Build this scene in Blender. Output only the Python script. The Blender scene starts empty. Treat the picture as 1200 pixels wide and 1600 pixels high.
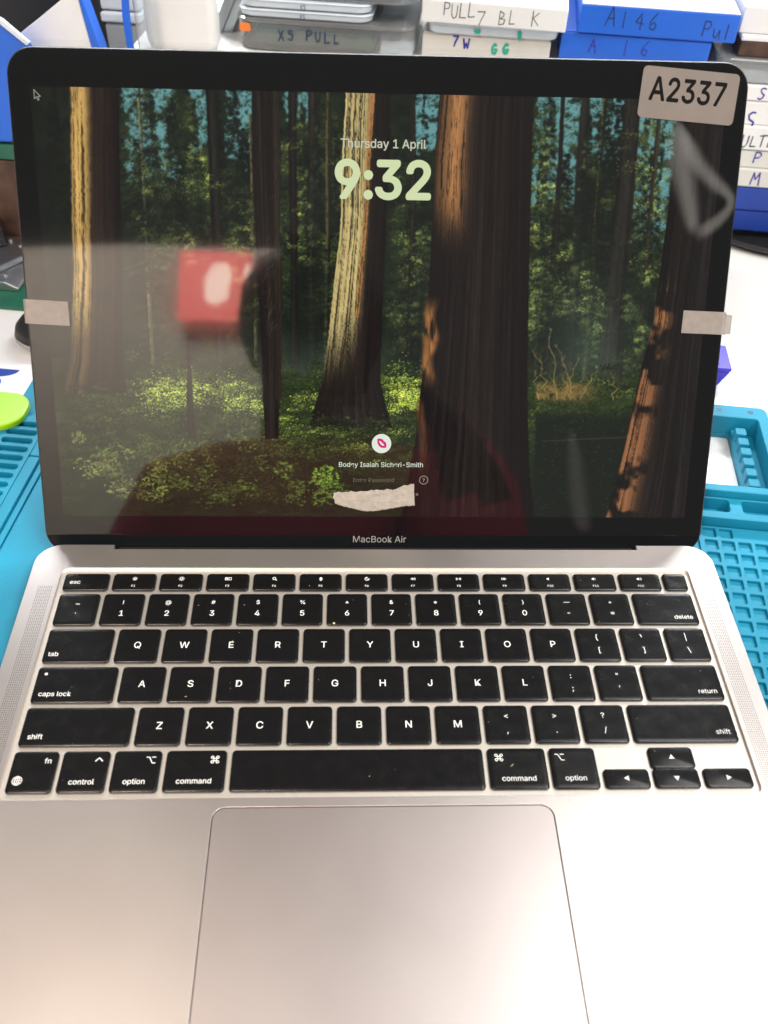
import bpy, bmesh, math, os
import numpy as np
from mathutils import Vector, Matrix
# ------------------------------------------------------------------ camera, world, lamps, exposure
S = bpy.context.scene
COL = S.collection
MM = 0.001
def rad(d): return math.radians(d)
CAM_POS = (-14.485, -168.309, 310.906)          # mm
PITCH, YAW, ROLL = 0.7841, 0.0567, 0.0434
FPX = 1458.4                                    # focal length in pixels of the 1600 px high frame
def camera():
    cp, sp = math.cos(PITCH), math.sin(PITCH)
    fw = Vector((math.sin(YAW)*cp, math.cos(YAW)*cp, -sp))
    rt = fw.cross(Vector((0, 0, 1))).normalized(); up = rt.cross(fw)
    r = math.cos(ROLL)*rt + math.sin(ROLL)*up; u = -math.sin(ROLL)*rt + math.cos(ROLL)*up
    cam = bpy.data.cameras.new('camera'); o = bpy.data.objects.new('camera', cam); COL.objects.link(o)
    m = Matrix((r, u, -fw)).transposed().to_4x4(); m.translation = Vector(CAM_POS)*MM
    o.matrix_world = m
    cam.sensor_fit = 'VERTICAL'; cam.sensor_height = 36; cam.lens = FPX/1600*36
    cam.clip_start = 0.006; cam.clip_end = 50
    cam.dof.use_dof = True; cam.dof.focus_distance = 0.43; cam.dof.aperture_fstop = 14
    S.camera = o
camera()
W = bpy.data.worlds.new('World'); S.world = W; W.use_nodes = True
bg = W.node_tree.nodes['Background']; bg.inputs[0].default_value = (1.0, 0.95, 0.90, 1); bg.inputs[1].default_value = 0.24
def area(name, loc, target, sx, sy, power, col, spread=180):
    l = bpy.data.lights.new(name, 'AREA'); l.shape = 'RECTANGLE'; l.size = sx; l.size_y = sy; l.energy = power; l.color = col
    l.spread = rad(spread)
    o = bpy.data.objects.new(name, l); COL.objects.link(o); o.location = loc
    o.rotation_euler = (Vector(target)-Vector(loc)).to_track_quat('-Z', 'Y').to_euler()
    return o
area('bench_lamp', (0.52, 0.27, 1.10), (0.30, 0.30, 0), 0.46, 0.40, 4.0, (1.0, 0.985, 0.96))
area('ceiling_lamp', (-0.40, 0.16, 1.20), (-0.1, 0.1, 0), 0.36, 0.30, 1.05, (1.0, 0.82, 0.66))
area('rear_fill', (0.08, 0.74, 0.46), (0.08, 0.10, 0.10), 1.0, 0.05, 8, (0.93, 0.97, 1.0))  # added unseen strip to brighten the back row and the mirrored person
area('front_fill', (1.0, -0.75, 1.95), (0.10, 0.40, 0), 0.60, 0.60, 41, (1.0, 0.98, 0.95))  # added on the camera side to brighten the table and box fronts
area('partition_fill', (-0.55, -0.85, 1.42), (-0.45, -1.35, 0.85), 0.30, 0.30, 84, (1.0, 0.88, 0.77))  # added out of view to brighten the partition mirrored in the screen
vs = S.view_settings; vs.view_transform = 'Standard'; vs.look = 'None'; vs.exposure = 0; vs.gamma = 1; vs.use_curve_mapping = False
S.display_settings.display_device = 'sRGB'
S.cycles.max_bounces = 4; S.cycles.diffuse_bounces = 2; S.cycles.glossy_bounces = 3; S.cycles.transmission_bounces = 2; S.cycles.transparent_max_bounces = 10; S.cycles.use_adaptive_sampling = True; S.cycles.adaptive_threshold = 0.012; S.cycles.sample_clamp_indirect = 6
S.cycles.use_denoising = True

# ------------------------------------------------------------------ materials
def lin(c):
    c = np.asarray(c, float); return np.where(c <= .04045, c/12.92, ((c+.055)/1.055)**2.4)
def srgb(r, g, b): return tuple(float(x) for x in lin(np.array([r, g, b])/255.))
def mat(name, col, rough=.5, metal=0., spec=.5, nscale=0, namt=.0, bump=0., bscale=400, rvar=0., trans=0., alpha=1., emit=None, estr=0., coat=0., stretch=None):
    m = bpy.data.materials.new(name); m.use_nodes = True; nt = m.node_tree; N = nt.nodes; L = nt.links
    b = N['Principled BSDF']
    b.inputs['Base Color'].default_value = (*col, 1); b.inputs['Roughness'].default_value = rough; b.inputs['Metallic'].default_value = metal
    b.inputs['Specular IOR Level'].default_value = spec; b.inputs['Transmission Weight'].default_value = trans; b.inputs['Alpha'].default_value = alpha
    b.inputs['Coat Weight'].default_value = coat
    if emit: b.inputs['Emission Color'].default_value = (*emit, 1); b.inputs['Emission Strength'].default_value = estr
    tc = N.new('ShaderNodeTexCoord'); vec = tc.outputs['Object']
    if stretch:
        mp = N.new('ShaderNodeMapping'); mp.inputs['Scale'].default_value = stretch; L.new(vec, mp.inputs[0]); vec = mp.outputs[0]
    if namt or rvar:
        n = N.new('ShaderNodeTexNoise'); n.inputs['Scale'].default_value = nscale or 60; n.inputs['Detail'].default_value = 5; L.new(vec, n.inputs['Vector'])
        if namt:
            r = N.new('ShaderNodeMapRange'); r.inputs['From Min'].default_value = .3; r.inputs['From Max'].default_value = .7
            r.inputs['To Min'].default_value = 1-namt; r.inputs['To Max'].default_value = 1+namt; L.new(n.outputs['Fac'], r.inputs['Value'])
            mx = N.new('ShaderNodeMix'); mx.data_type = 'RGBA'; mx.blend_type = 'MULTIPLY'; mx.inputs['Factor'].default_value = 1
            mx.inputs['A'].default_value = (*col, 1); L.new(r.outputs['Result'], mx.inputs['B']); L.new(mx.outputs['Result'], b.inputs['Base Color'])
        if rvar:
            r = N.new('ShaderNodeMapRange'); r.inputs['From Min'].default_value = .3; r.inputs['From Max'].default_value = .7
            r.inputs['To Min'].default_value = max(.02, rough-rvar); r.inputs['To Max'].default_value = rough+rvar
            L.new(n.outputs['Fac'], r.inputs['Value']); L.new(r.outputs['Result'], b.inputs['Roughness'])
    if bump:
        n = N.new('ShaderNodeTexNoise'); n.inputs['Scale'].default_value = bscale; n.inputs['Detail'].default_value = 3; L.new(vec, n.inputs['Vector'])
        bp = N.new('ShaderNodeBump'); bp.inputs['Strength'].default_value = bump; bp.inputs['Distance'].default_value = .0005
        L.new(n.outputs['Fac'], bp.inputs['Height']); L.new(bp.outputs['Normal'], b.inputs['Normal'])
    return m
def film_mat(name, tint, k, rough, bump=0., bscale=30, milky=0., soft=False):
    """thin clear plastic: see-through with a Fresnel gloss, optionally a milky share"""
    m = bpy.data.materials.new(name); m.use_nodes = True; nt = m.node_tree; N = nt.nodes; L = nt.links
    for n in list(N): N.remove(n)
    out = N.new('ShaderNodeOutputMaterial'); tr = N.new('ShaderNodeBsdfTransparent'); tr.inputs[0].default_value = (*tint, 1)
    gl = N.new('ShaderNodeBsdfGlossy'); gl.inputs['Roughness'].default_value = rough
    fr = N.new('ShaderNodeFresnel'); fr.inputs['IOR'].default_value = 1.45
    mu = N.new('ShaderNodeMath'); mu.operation = 'MULTIPLY'; mu.inputs[1].default_value = k; L.new(fr.outputs[0], mu.inputs[0])
    mx = N.new('ShaderNodeMixShader'); L.new(mu.outputs[0], mx.inputs[0]); L.new(tr.outputs[0], mx.inputs[1]); L.new(gl.outputs[0], mx.inputs[2])
    last = mx
    if milky:
        at = N.new('ShaderNodeAttribute'); at.attribute_name = 'glint'; mk = N.new('ShaderNodeMath'); mk.operation = 'MULTIPLY'; mk.inputs[1].default_value = milky; L.new(at.outputs['Fac'], mk.inputs[0])
        d = N.new('ShaderNodeBsdfDiffuse'); d.inputs[0].default_value = (.8, .8, .78, 1)
        m2 = N.new('ShaderNodeMixShader'); m2.inputs[0].default_value = milky; L.new(mx.outputs[0], m2.inputs[1]); L.new(d.outputs[0], m2.inputs[2]); last = m2
        if soft: L.new(mk.outputs[0], m2.inputs[0]); L.new(mk.outputs[0], mx.inputs[0])
    if bump:
        tc = N.new('ShaderNodeTexCoord'); n = N.new('ShaderNodeTexNoise'); n.inputs['Scale'].default_value = bscale; n.inputs['Detail'].default_value = 2
        L.new(tc.outputs['Object'], n.inputs['Vector']); bp = N.new('ShaderNodeBump'); bp.inputs['Strength'].default_value = bump; bp.inputs['Distance'].default_value = .002
        L.new(n.outputs['Fac'], bp.inputs['Height']); L.new(bp.outputs['Normal'], gl.inputs['Normal']); L.new(bp.outputs['Normal'], fr.inputs['Normal'])
    L.new(last.outputs[0], out.inputs[0])
    return m
def emit_mat(name, col, strength=1., spec=.0):
    m = mat(name, (0, 0, 0), rough=.25, spec=spec, emit=col, estr=strength); m.cycles.emission_sampling = 'NONE'; return m
M = {}
M['alu'] = mat('anodised_aluminium', (.76, .695, .665), rough=.36, metal=1., nscale=26, rvar=.016, namt=.02, bump=.05, bscale=5000)
M['alu_pad'] = mat('trackpad_aluminium', (.68, .61, .59), rough=.37, metal=1., nscale=30, rvar=.010, namt=.012, bump=.03, bscale=4000)
M['alu_well'] = mat('well_aluminium', (.80, .75, .68), rough=.52, metal=1., nscale=600, namt=.03)
M['alu_dark'] = mat('lid_aluminium', (.13, .13, .13), rough=.36, metal=1., nscale=900, namt=.03)
M['groove'] = mat('dark_groove', (.012, .010, .010), rough=.6)
M['hole'] = mat('speaker_hole', (.05, .045, .042), rough=.8, spec=.2)
M['key'] = mat('black_keycap', (.0035, .0035, .004), rough=.25, spec=.42, nscale=160, rvar=.05, bump=.05, bscale=2500)
M['legend'] = mat('legend_white', (.78, .78, .75), rough=.5, emit=(1, 1, .97), estr=.25)
M['hinge'] = mat('hinge_black', (.012, .012, .012), rough=.5)
M['phone'] = mat('matt_phone_case', (.008, .008, .008), rough=.9, spec=.05)
M['rubber'] = mat('grey_rubber', (.05, .05, .05), rough=.8)
M['glass'] = mat('bezel_glass', (.007, .008, .009), rough=.08, spec=.08)
M['film'] = film_mat('protective_film', (.965, .97, .965), 1.0, .035, bump=.012, bscale=14)
M['crease_glint'] = film_mat('film_glint', (.97, .97, .97), 1.0, .2, milky=.075, soft=True)  # reflected glint of the folds, painted as a milky white share
M['tape'] = mat('masking_tape', (.36, .32, .285), rough=.75, nscale=300, namt=.10, bump=.2, bscale=900, alpha=.62)
M['label'] = mat('label_paper', (.17, .142, .122), rough=.65, nscale=90, namt=.06)
M['ink'] = mat('black_print', (.005, .005, .005), rough=.7, spec=.1)
M['scrap'] = mat('torn_paper', (.36, .33, .285), rough=.9, nscale=250, namt=.12, bump=1.0, bscale=500)
M['bezel_text'] = mat('grey_bezel_print', (.30, .28, .26), rough=.5)
M['table'] = mat('white_laminate', (.80, .80, .79), rough=.35, nscale=12, namt=.03, rvar=.06)
M['mat'] = mat('blue_silicone', (.003, .215, .345), rough=.55, nscale=22, namt=.20, bump=.12, bscale=900)
M['mat_hole'] = mat('screw_hole_navy', (.003, .03, .10), rough=.4)
M['white'] = mat('white_card', (.78, .78, .76), rough=.6, nscale=30, namt=.04)
M['cream'] = mat('cream_card', (.66, .65, .60), rough=.6, nscale=30, namt=.05)
M['grey_card'] = mat('grey_card', (.34, .35, .36), rough=.6, nscale=30, namt=.06)
M['blue'] = mat('blue_card', (.01, .12, .62), rough=.45, nscale=25, namt=.08)
M['royal'] = mat('royal_blue_card', (.012, .05, .34), rough=.5, nscale=25, namt=.08)
M['purple'] = mat('violet_plastic', (.035, .02, .50), rough=.3)
M['black'] = mat('black_plastic', (.012, .012, .014), rough=.45, nscale=60, namt=.2)
M['lime'] = mat('lime_plastic', (.30, .62, .004), rough=.35, nscale=40, namt=.06)
M['brown'] = mat('brown_wood', (.07, .035, .022), rough=.6, nscale=80, namt=.5)
M['steel'] = mat('brushed_steel', (.42, .44, .45), rough=.35, metal=1., nscale=50, namt=.15, bump=.2, bscale=300)
M['green'] = mat('green_board', (.01, .11, .065), rough=.5, nscale=80, namt=.2)
M['orange'] = mat('orange_sticker', (.75, .20, .03), rough=.5)
M['clear'] = film_mat('clear_plastic', (.86, .90, .93), 2.2, .10, milky=.16, bump=.2, bscale=60)
M['milk'] = mat('frosted_plastic', (.62, .68, .74), rough=.30, nscale=40, namt=.06)
M['pen_black'] = mat('pencil_grey', (.10, .10, .10), rough=.8)
M['pen_blue'] = mat('marker_blue', (.03, .025, .30), rough=.7)
M['pen_teal'] = mat('marker_teal', (.02, .42, .30), rough=.7)
M['pen_dark'] = mat('marker_navy', (.012, .03, .09), rough=.7)
M['maroon'] = mat('maroon_knit', (.58, .060, .095), rough=.9, nscale=200, namt=.2)
M['trouser'] = mat('dark_cloth', (.012, .012, .015), rough=.9)
M['skin'] = mat('skin', (.10, .055, .04), rough=.5)
M['hair'] = mat('dark_hair', (.010, .008, .007), rough=.6)
M['plaster'] = mat('plaster', (.70, .66, .60), rough=.9, nscale=8, namt=.05)
M['sign_red'] = mat('lit_red_sign', (.3, .01, .01), rough=.4, emit=(1.0, .20, .18), estr=14.)
M['sign_white'] = mat('lit_white_sign', (.8, .8, .8), rough=.4, emit=(1.0, .62, .50), estr=19.)
M['cream_line'] = mat('paper_fold', (.30, .27, .23), rough=.9)
M['crumb'] = mat('crumb', (.75, .68, .45), rough=.8)

# ------------------------------------------------------------------ mesh helpers (all lengths in mm)
ROOT = {}
def link(o, parent=None, loc=(0, 0, 0), rot=None):
    COL.objects.link(o)
    o.location = Vector(loc)*MM
    if rot: o.rotation_euler = rot
    if parent: o.parent = parent
    return o
def setp(o, label=None, cat=None, group=None, kind=None):
    if label: o['label'] = label
    if cat: o['category'] = cat
    if group: o['group'] = group
    if kind: o['kind'] = kind
    return o
def empty(name, loc, label, cat, group=None, rot=None):
    o = bpy.data.objects.new(name, None); o.empty_display_size = .02
    link(o, None, loc, rot); return setp(o, label, cat, group)
class Geo:
    """vertices and faces in mm"""
    def __init__(s): s.v = []; s.f = []; s.mi = []; s.cur = 0
    def add(s, v, f):
        n = len(s.v); s.v += [tuple(p) for p in v]; s.f += [tuple(i+n for i in q) for q in f]; s.mi += [s.cur]*len(f); return s
    def box(s, x0, x1, y0, y1, z0, z1):
        return s.add([(x0,y0,z0),(x1,y0,z0),(x1,y1,z0),(x0,y1,z0),(x0,y0,z1),(x1,y0,z1),(x1,y1,z1),(x0,y1,z1)],
                     [(3,2,1,0),(4,5,6,7),(0,1,5,4),(1,2,6,5),(2,3,7,6),(3,0,4,7)])
    def rings(s, rings, cap0=True, cap1=True):
        n = len(rings[0]); v = [p for r in rings for p in r]; f = []
        for k in range(len(rings)-1):
            for i in range(n):
                j = (i+1) % n; f.append((k*n+i, k*n+j, (k+1)*n+j, (k+1)*n+i))
        if cap0: f.append(tuple(range(n-1, -1, -1)))
        if cap1: f.append(tuple((len(rings)-1)*n+i for i in range(n)))
        return s.add(v, f)
    def mesh(s, name, mats, smooth=False):
        me = bpy.data.meshes.new(name); me.from_pydata([(a*MM, b*MM, c*MM) for a, b, c in s.v], [], s.f)
        for m in (mats if isinstance(mats, (list, tuple)) else [mats]): me.materials.append(m)
        if any(s.mi): me.polygons.foreach_set('material_index', s.mi)
        if smooth: me.polygons.foreach_set('use_smooth', [True]*len(me.polygons))
        me.update(); return me
def obj(name, geo, m, parent=None, loc=(0, 0, 0), rot=None, smooth=False, bevel=0., seg=2):
    me = geo if isinstance(geo, bpy.types.Mesh) else geo.mesh(name, m, smooth)
    o = bpy.data.objects.new(name, me)
    if bevel:
        b = o.modifiers.new('bevel', 'BEVEL'); b.width = bevel*MM; b.segments = seg; b.limit_method = 'ANGLE'; b.angle_limit = rad(35)
    return link(o, parent, loc, rot)
def rr(w, h, r, n=6, cx=0, cy=0):
    """rounded rectangle outline, counter-clockwise"""
    r = max(.01, min(r, w/2-.001, h/2-.001)); p = []
    for qx, qy, a0 in ((1, 1, 0), (-1, 1, 90), (-1, -1, 180), (1, -1, 270)):
        for k in range(n+1):
            a = rad(a0+90*k/n); p.append((cx+qx*(w/2-r)+r*math.cos(a), cy+qy*(h/2-r)+r*math.sin(a)))
    return p
def slab(w, h, r, z0, z1, bev=.2, n=5, cx=0, cy=0, under=False):
    """rounded plate with a rounded top edge"""
    g = Geo(); R = []
    if under: R.append([(x, y, z0) for x, y in rr(w-2*bev, h-2*bev, r-bev, n, cx, cy)]); R.append([(x, y, z0+bev) for x, y in rr(w, h, r, n, cx, cy)])
    else: R.append([(x, y, z0) for x, y in rr(w, h, r, n, cx, cy)])
    for i, d in ((0, bev), (.293*bev, .293*bev), (bev, 0)):
        R.append([(x, y, z1-d) for x, y in rr(w-2*i, h-2*i, r-i, n, cx, cy)])
    return g.rings(R)
def curve_plate(outlines, half, bev, res=2):
    """2-D outlines (first the border, then the holes) filled and given thickness: -half..half"""
    cu = bpy.data.curves.new('plate', 'CURVE'); cu.dimensions = '2D'; cu.fill_mode = 'BOTH'
    cu.extrude = max(0., half-bev)*MM; cu.bevel_depth = bev*MM; cu.bevel_resolution = res; cu.offset = -bev*MM
    for o in outlines:
        sp = cu.splines.new('POLY'); sp.points.add(len(o)-1); sp.use_cyclic_u = True
        for i, (x, y) in enumerate(o): sp.points[i].co = (x*MM, y*MM, 0, 1)
    ob = bpy.data.objects.new('plate', cu); COL.objects.link(ob); dg = bpy.context.evaluated_depsgraph_get()
    me = bpy.data.meshes.new_from_object(ob.evaluated_get(dg)); bpy.data.objects.remove(ob); bpy.data.curves.remove(cu)
    return me
FONT = None
try:
    FONT = bpy.data.fonts.load(os.path.join(bpy.utils.system_resource('DATAFILES'), 'fonts', 'Inter.woff2'))
except Exception:
    FONT = None
def text_geo(s, size, ax='CENTER', ay='CENTER', bold=0., res=3, sx=1., shear=0., space=1.):
    cu = bpy.data.curves.new('t', 'FONT'); cu.body = s; cu.size = 1.; cu.align_x = ax; cu.align_y = ay; cu.resolution_u = res; cu.shear = shear
    cu.space_character = space
    if FONT: cu.font = FONT
    ob = bpy.data.objects.new('t', cu); COL.objects.link(ob); dg = bpy.context.evaluated_depsgraph_get()
    me = bpy.data.meshes.new_from_object(ob.evaluated_get(dg)); bpy.data.objects.remove(ob); bpy.data.curves.remove(cu)
    g = Geo()
    for i, (dx, dy) in enumerate(((0, 0), (1, 0), (-1, 0), (0, 1), (0, -1), (.7, .7), (-.7, .7), (.7, -.7), (-.7, -.7)) if bold else ((0, 0),)):
        g.add([((v.co.x+dx*bold)*size*sx, (v.co.y+dy*bold)*size, -.0006*i) for v in me.vertices], [tuple(p.vertices) for p in me.polygons])
    bpy.data.meshes.remove(me); return g
def strokes(lines, w, g=None, cx=0, cy=0, sc=1., z=0.):
    """flat pen strokes: polylines drawn as ribbons of width w"""
    g = g or Geo()
    for L in lines:
        P = [Vector((cx+x*sc, cy+y*sc)) for x, y in L]
        for a, b in zip(P[:-1], P[1:]):
            d = b-a
            if d.length < 1e-6: continue
            d.normalize(); n = Vector((-d.y, d.x))*w/2; e = d*w*.42
            q = [a-e+n*.6, a-n*1.-e*.0, b-n*1.+e*.0, b+e-n*.6, b+n, a+n]
            q = [a+n, a-e, a-n, b-n, b+e, b+n]
            g.add([(p.x, p.y, z) for p in q], [(0, 1, 2, 3, 4, 5)])
            z += .0004
    return g
def arc(cx, cy, r, a0=0, a1=360, n=16, ry=None):
    return [(cx+r*math.cos(rad(a0+(a1-a0)*i/n)), cy+(ry or r)*math.sin(rad(a0+(a1-a0)*i/n))) for i in range(n+1)]
def relief(us, vs, H, zb, faces_below=True):
    """a moulded sheet: rectangles between the grid lines us x vs, each at its own height H[i][j]"""
    g = bmesh.new(); cache = {}
    def V(x, y, z):
        k = (round(x, 3), round(y, 3), round(z, 3))
        if k not in cache: cache[k] = g.verts.new((x*MM, y*MM, z*MM))
        return cache[k]
    def F(*p):
        vs_ = [V(*q) for q in p]
        if len(set(vs_)) < 3: return
        try: g.faces.new(vs_)
        except ValueError: pass
    nu, nv = len(us)-1, len(vs)-1
    h = lambda i, j: H[i][j] if 0 <= i < nu and 0 <= j < nv and H[i][j] is not None else zb
    for i in range(nu):
        for j in range(nv):
            if H[i][j] is not None: F((us[i],vs[j],H[i][j]),(us[i+1],vs[j],H[i][j]),(us[i+1],vs[j+1],H[i][j]),(us[i],vs[j+1],H[i][j]))
    for i in range(nu+1):
        for j in range(nv):
            a, b = h(i-1, j), h(i, j)
            if a != b:
                p = [(us[i],vs[j],a),(us[i],vs[j],b),(us[i],vs[j+1],b),(us[i],vs[j+1],a)]
                F(*(p if a < b else p))
    for j in range(nv+1):
        for i in range(nu):
            a, b = h(i, j-1), h(i, j)
            if a != b: F((us[i],vs[j],a),(us[i+1],vs[j],a),(us[i+1],vs[j],b),(us[i],vs[j],b))
    bmesh.ops.recalc_face_normals(g, faces=g.faces)
    me = bpy.data.meshes.new('relief'); g.to_mesh(me); g.free(); return me

# ------------------------------------------------------------------ the picture on the display
def paint_forest(W=1000,H=625,seed=7):
    """a redwood forest picture for the display, sRGB 0-1, row 0 = top"""
    R=np.random.RandomState(seed)
    yy,xx=np.mgrid[0:H,0:W]; X=(xx+.5)/W; Y=(yy+.5)/H
    def up(g,h,w):
        gy=np.linspace(0,g.shape[0]-1.001,h);gx=np.linspace(0,g.shape[1]-1.001,w)
        iy=gy.astype(int);ix=gx.astype(int);fy=gy-iy;fx=gx-ix
        fy=fy*fy*(3-2*fy);fx=fx*fx*(3-2*fx)
        fy=fy[:,None];fx=fx[None]
        a=g[np.ix_(iy,ix)];b=g[np.ix_(iy,ix+1)];c=g[np.ix_(iy+1,ix)];d=g[np.ix_(iy+1,ix+1)]
        return (a*(1-fx)+b*fx)*(1-fy)+(c*(1-fx)+d*fx)*fy
    def noise(sx,sy):
        return up(R.rand(int(H/sy)+3,int(W/sx)+3),H,W)
    def fbm(sx,sy,o=4,g=.55):
        t=0;a=1;s=0
        for i in range(o):
            if sx<1 or sy<1: break
            t=t+a*noise(max(sx,1.01),max(sy,1.01));s+=a;a*=g;sx/=2;sy/=2
        return t/s
    def st(e0,e1,x):
        t=np.clip((x-e0)/(e1-e0),0,1);return t*t*(3-2*t)
    C=lambda *c:np.array(c,float)/255
    img=np.zeros((H,W,3))
    # sky
    img[:]=C(72,108,110); img*= (0.82+.3*(1-Y))[...,None]
    def lay(col,m):
        nonlocal img
        img=img*(1-m[...,None])+col*m[...,None]
    # sky windows
    SUN=((.17,.24,.05,.22,.55),(.235,.28,.03,.22,.85),(.30,.33,.035,.2,.8),(.37,.22,.03,.22,.8),(.425,.3,.03,.25,.55),(.55,.3,.03,.2,.7),
              (.76,.28,.05,.28,.8),(.83,.42,.05,.18,.9),(.90,.25,.035,.32,1.15),(.895,.5,.03,.12,.8),(.03,.2,.05,.25,.14),(.54,.5,.03,.1,.5),(.74,.48,.03,.1,.6),(.27,.52,.06,.1,.35),(.17,.47,.04,.1,.3))
    win=np.zeros((H,W))
    for a,b,yb in ((.13,.205,.30),(.225,.25,.2),(.275,.335,.27),(.36,.40,.1),(.545,.582,.18),(.722,.795,.40),(.80,.862,.2),(.872,.925,.50)):
        w=st(a-.012,a+.004,X)*(1-st(b-.004,b+.012,X))*(1-st(yb*.45,yb,Y))
        win=np.maximum(win,w)
    sun0=np.zeros((H,W))
    for cx,cy,rx,ry,a in SUN: sun0=np.maximum(sun0,a*np.exp(-((X-cx)/rx)**2-((Y-cy)/ry)**2))
    f1=fbm(26,18,5,.75);f2=fbm(7,5,3,.7)
    dens=.62*f1+.38*f2
    m=st(-.02,.06,dens-(.42*win+.12*(win>.02)))
    deep=C(12,18,14)+ (C(44,54,34)-C(12,18,14))*(st(.35,.7,f1)*(.35+sun0))[...,None]
    lay(deep,m)
    # light map of the leaves (sunlit patches)
    sun=np.zeros((H,W))
    def spot(cx,cy,rx,ry,a):
        nonlocal sun
        sun=np.maximum(sun,a*np.exp(-((X-cx)/rx)**2-((Y-cy)/ry)**2))
    for s in SUN: spot(*s)
    pat=st(.36,.64,fbm(34,46,4,.6));sun=sun*(.12+1.25*pat)
    def dabs(n,y0,y1,dfun,cfun,w=(1,3),h=(1,2),a=.9):
        """n little leaf strokes"""
        nonlocal img
        px=R.rand(n)*W;py=(y0+(y1-y0)*R.rand(n))*H
        ix=px.astype(int);iy=np.clip(py.astype(int),0,H-1)
        keep=R.rand(n)<dfun[iy,ix];ix=ix[keep];iy=iy[keep]
        col=cfun(ix,iy)
        ww=R.randint(w[0],w[1]+1,len(ix));hh=R.randint(h[0],h[1]+1,len(ix))
        sl=R.choice([-1,0,0,1],len(ix))
        for dy in range(h[1]):
            for dx in range(w[1]):
                k=(dx<ww)&(dy<hh)
                x=np.clip(ix+dx+sl*dy,0,W-1)[k];y=np.clip(iy+dy,0,H-1)[k]
                img[y,x]=img[y,x]*(1-a)+col[k]*a
    def blur(k):
        nonlocal img
        p=np.pad(img,((1,1),(1,1),(0,0)),'edge')
        b=(p[:-2,1:-1]+p[2:,1:-1]+p[1:-1,:-2]+p[1:-1,2:])*.17+(p[:-2,:-2]+p[2:,2:]+p[:-2,2:]+p[2:,:-2])*.08
        img=img*(1-k)+b*k
    cl=fbm(22,13,5,.7);cl=st(.40,.62,cl)
    def leafcol(ix,iy):
        s=sun[iy,ix]*(.35+.8*cl[iy,ix])*(.5+.7*R.rand(len(ix)))
        hue=R.rand(len(ix))[:,None]
        g=C(112,134,66)*hue+C(166,164,84)*(1-hue)
        c=C(20,28,18)+(g-C(20,28,18))*np.clip(s,0,1.25)[:,None]
        return np.clip(c,0,1)
    fol=np.clip(m*(1-.75*win)+.22*(win>.05),0,1)
    def put(px,py,col,w,h,a=.92):
        nonlocal img
        ix=px.astype(int);iy=py.astype(int)
        ok=(ix>=0)&(ix<W-1)&(iy>=0)&(iy<H-1);ix=ix[ok];iy=iy[ok];col=col[ok];w=w[ok];h=h[ok]
        for dy in range(int(h.max())):
            for dx in range(int(w.max())):
                k=(dx<w)&(dy<h);x=np.clip(ix[k]+dx,0,W-1);y=np.clip(iy[k]+dy,0,H-1)
                img[y,x]=img[y,x]*(1-a)+col[k]*a
    def clusters(n,y0,y1,dfun,light,rx,ry,per,lo,hi1,hi2,wmax=2,slope=.0,power=1.6):
        """n leafy boughs, each a little cloud of leaves lit on its upper left"""
        cx=R.rand(n*3)*W;cy=(y0+(y1-y0)*R.rand(n*3))*H
        k=R.rand(n*3)<dfun[np.clip(cy.astype(int),0,H-1),np.clip(cx.astype(int),0,W-1)];cx=cx[k][:n];cy=cy[k][:n];n=len(cx)
        if n==0: return
        sz=.5+R.rand(n)**1.5*1.1; br=light[cy.astype(int),cx.astype(int)]*(.15+1.15*R.rand(n)**power)
        o=np.argsort(br+.3*R.rand(n));cx,cy,sz,br=cx[o],cy[o],sz[o],br[o]
        g1=R.randn(n,per)*.5;g2=R.randn(n,per)*.5
        px=cx[:,None]+g1*rx*W*sz[:,None];py=cy[:,None]+g2*ry*H*sz[:,None]+np.abs(g1)*slope*rx*W*sz[:,None]
        t=np.clip(.55-.55*g2-.25*g1+.25*R.randn(n,per),0,1.25)
        b=np.clip(br[:,None]*t,0,1.3);hue=np.clip(R.rand(n,1)*.7+.3*R.rand(n,per),0,1)[...,None]
        c=lo+(hi1*hue+hi2*(1-hue)-lo)*b[...,None]
        c=c*(.8+.4*R.rand(n,per))[...,None]
        w=R.randint(1,wmax+1,(n,per));h=R.randint(1,max(2,wmax),(n,per))
        put(px.ravel(),py.ravel(),np.clip(c,0,1).reshape(-1,3),w.ravel(),h.ravel())
    def darkcol(ix,iy): return C(13,19,15)*(0.7+.7*R.rand(len(ix)))[:,None]
    dabs(90000,0,.72,fol*(.35+.65*cl),leafcol);blur(.4);clusters(900,-.01,.72,fol,.10+sun*.8,.020,.017,70,C(13,19,14),C(92,112,56),C(140,140,70),2,.15);dabs(22000,0,.7,fol*cl*np.clip(sun0*1.3,0,1),leafcol,(1,4),(1,3))
    # spruces : dark drooping tiers
    def spruce(cx,y0,y1,w,n,b=1.0):
        n=n*2;t=R.rand(n)**.8;yc=y0+(y1-y0)*t;hw=w*(.12+.88*t)*(.5+.65*R.rand(n));sd=R.choice([-1,1],n);per=30
        k=R.rand(n,per)**.8;dr=(.12+.4*R.rand(n))[:,None]
        L=hw[:,None]*W*k
        px=cx*W+sd[:,None]*L;py=yc[:,None]*H+dr*L+R.randn(n,per)*1.6+1.5*(1-k)
        ii=np.clip(py.astype(int),0,H-1);jj=np.clip(px.astype(int),0,W-1)
        lit=np.clip(sun[ii,jj]*1.3,0,1)*(R.rand(n,1)**2.2)*(.4+.6*k)*(1.25 if b>1 else 1)*np.where(sd[:,None]<0,1.25,.6)
        c=C(12,17,14)*(.7+.6*R.rand(n,per))[...,None]*b
        c=c+(C(126,140,74)-C(12,17,14))*np.clip(lit,0,1)[...,None]
        w_=R.randint(1,3,(n,per));put(px.ravel(),py.ravel(),c.reshape(-1,3),w_.ravel(),np.ones(n*per,int))
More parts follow.
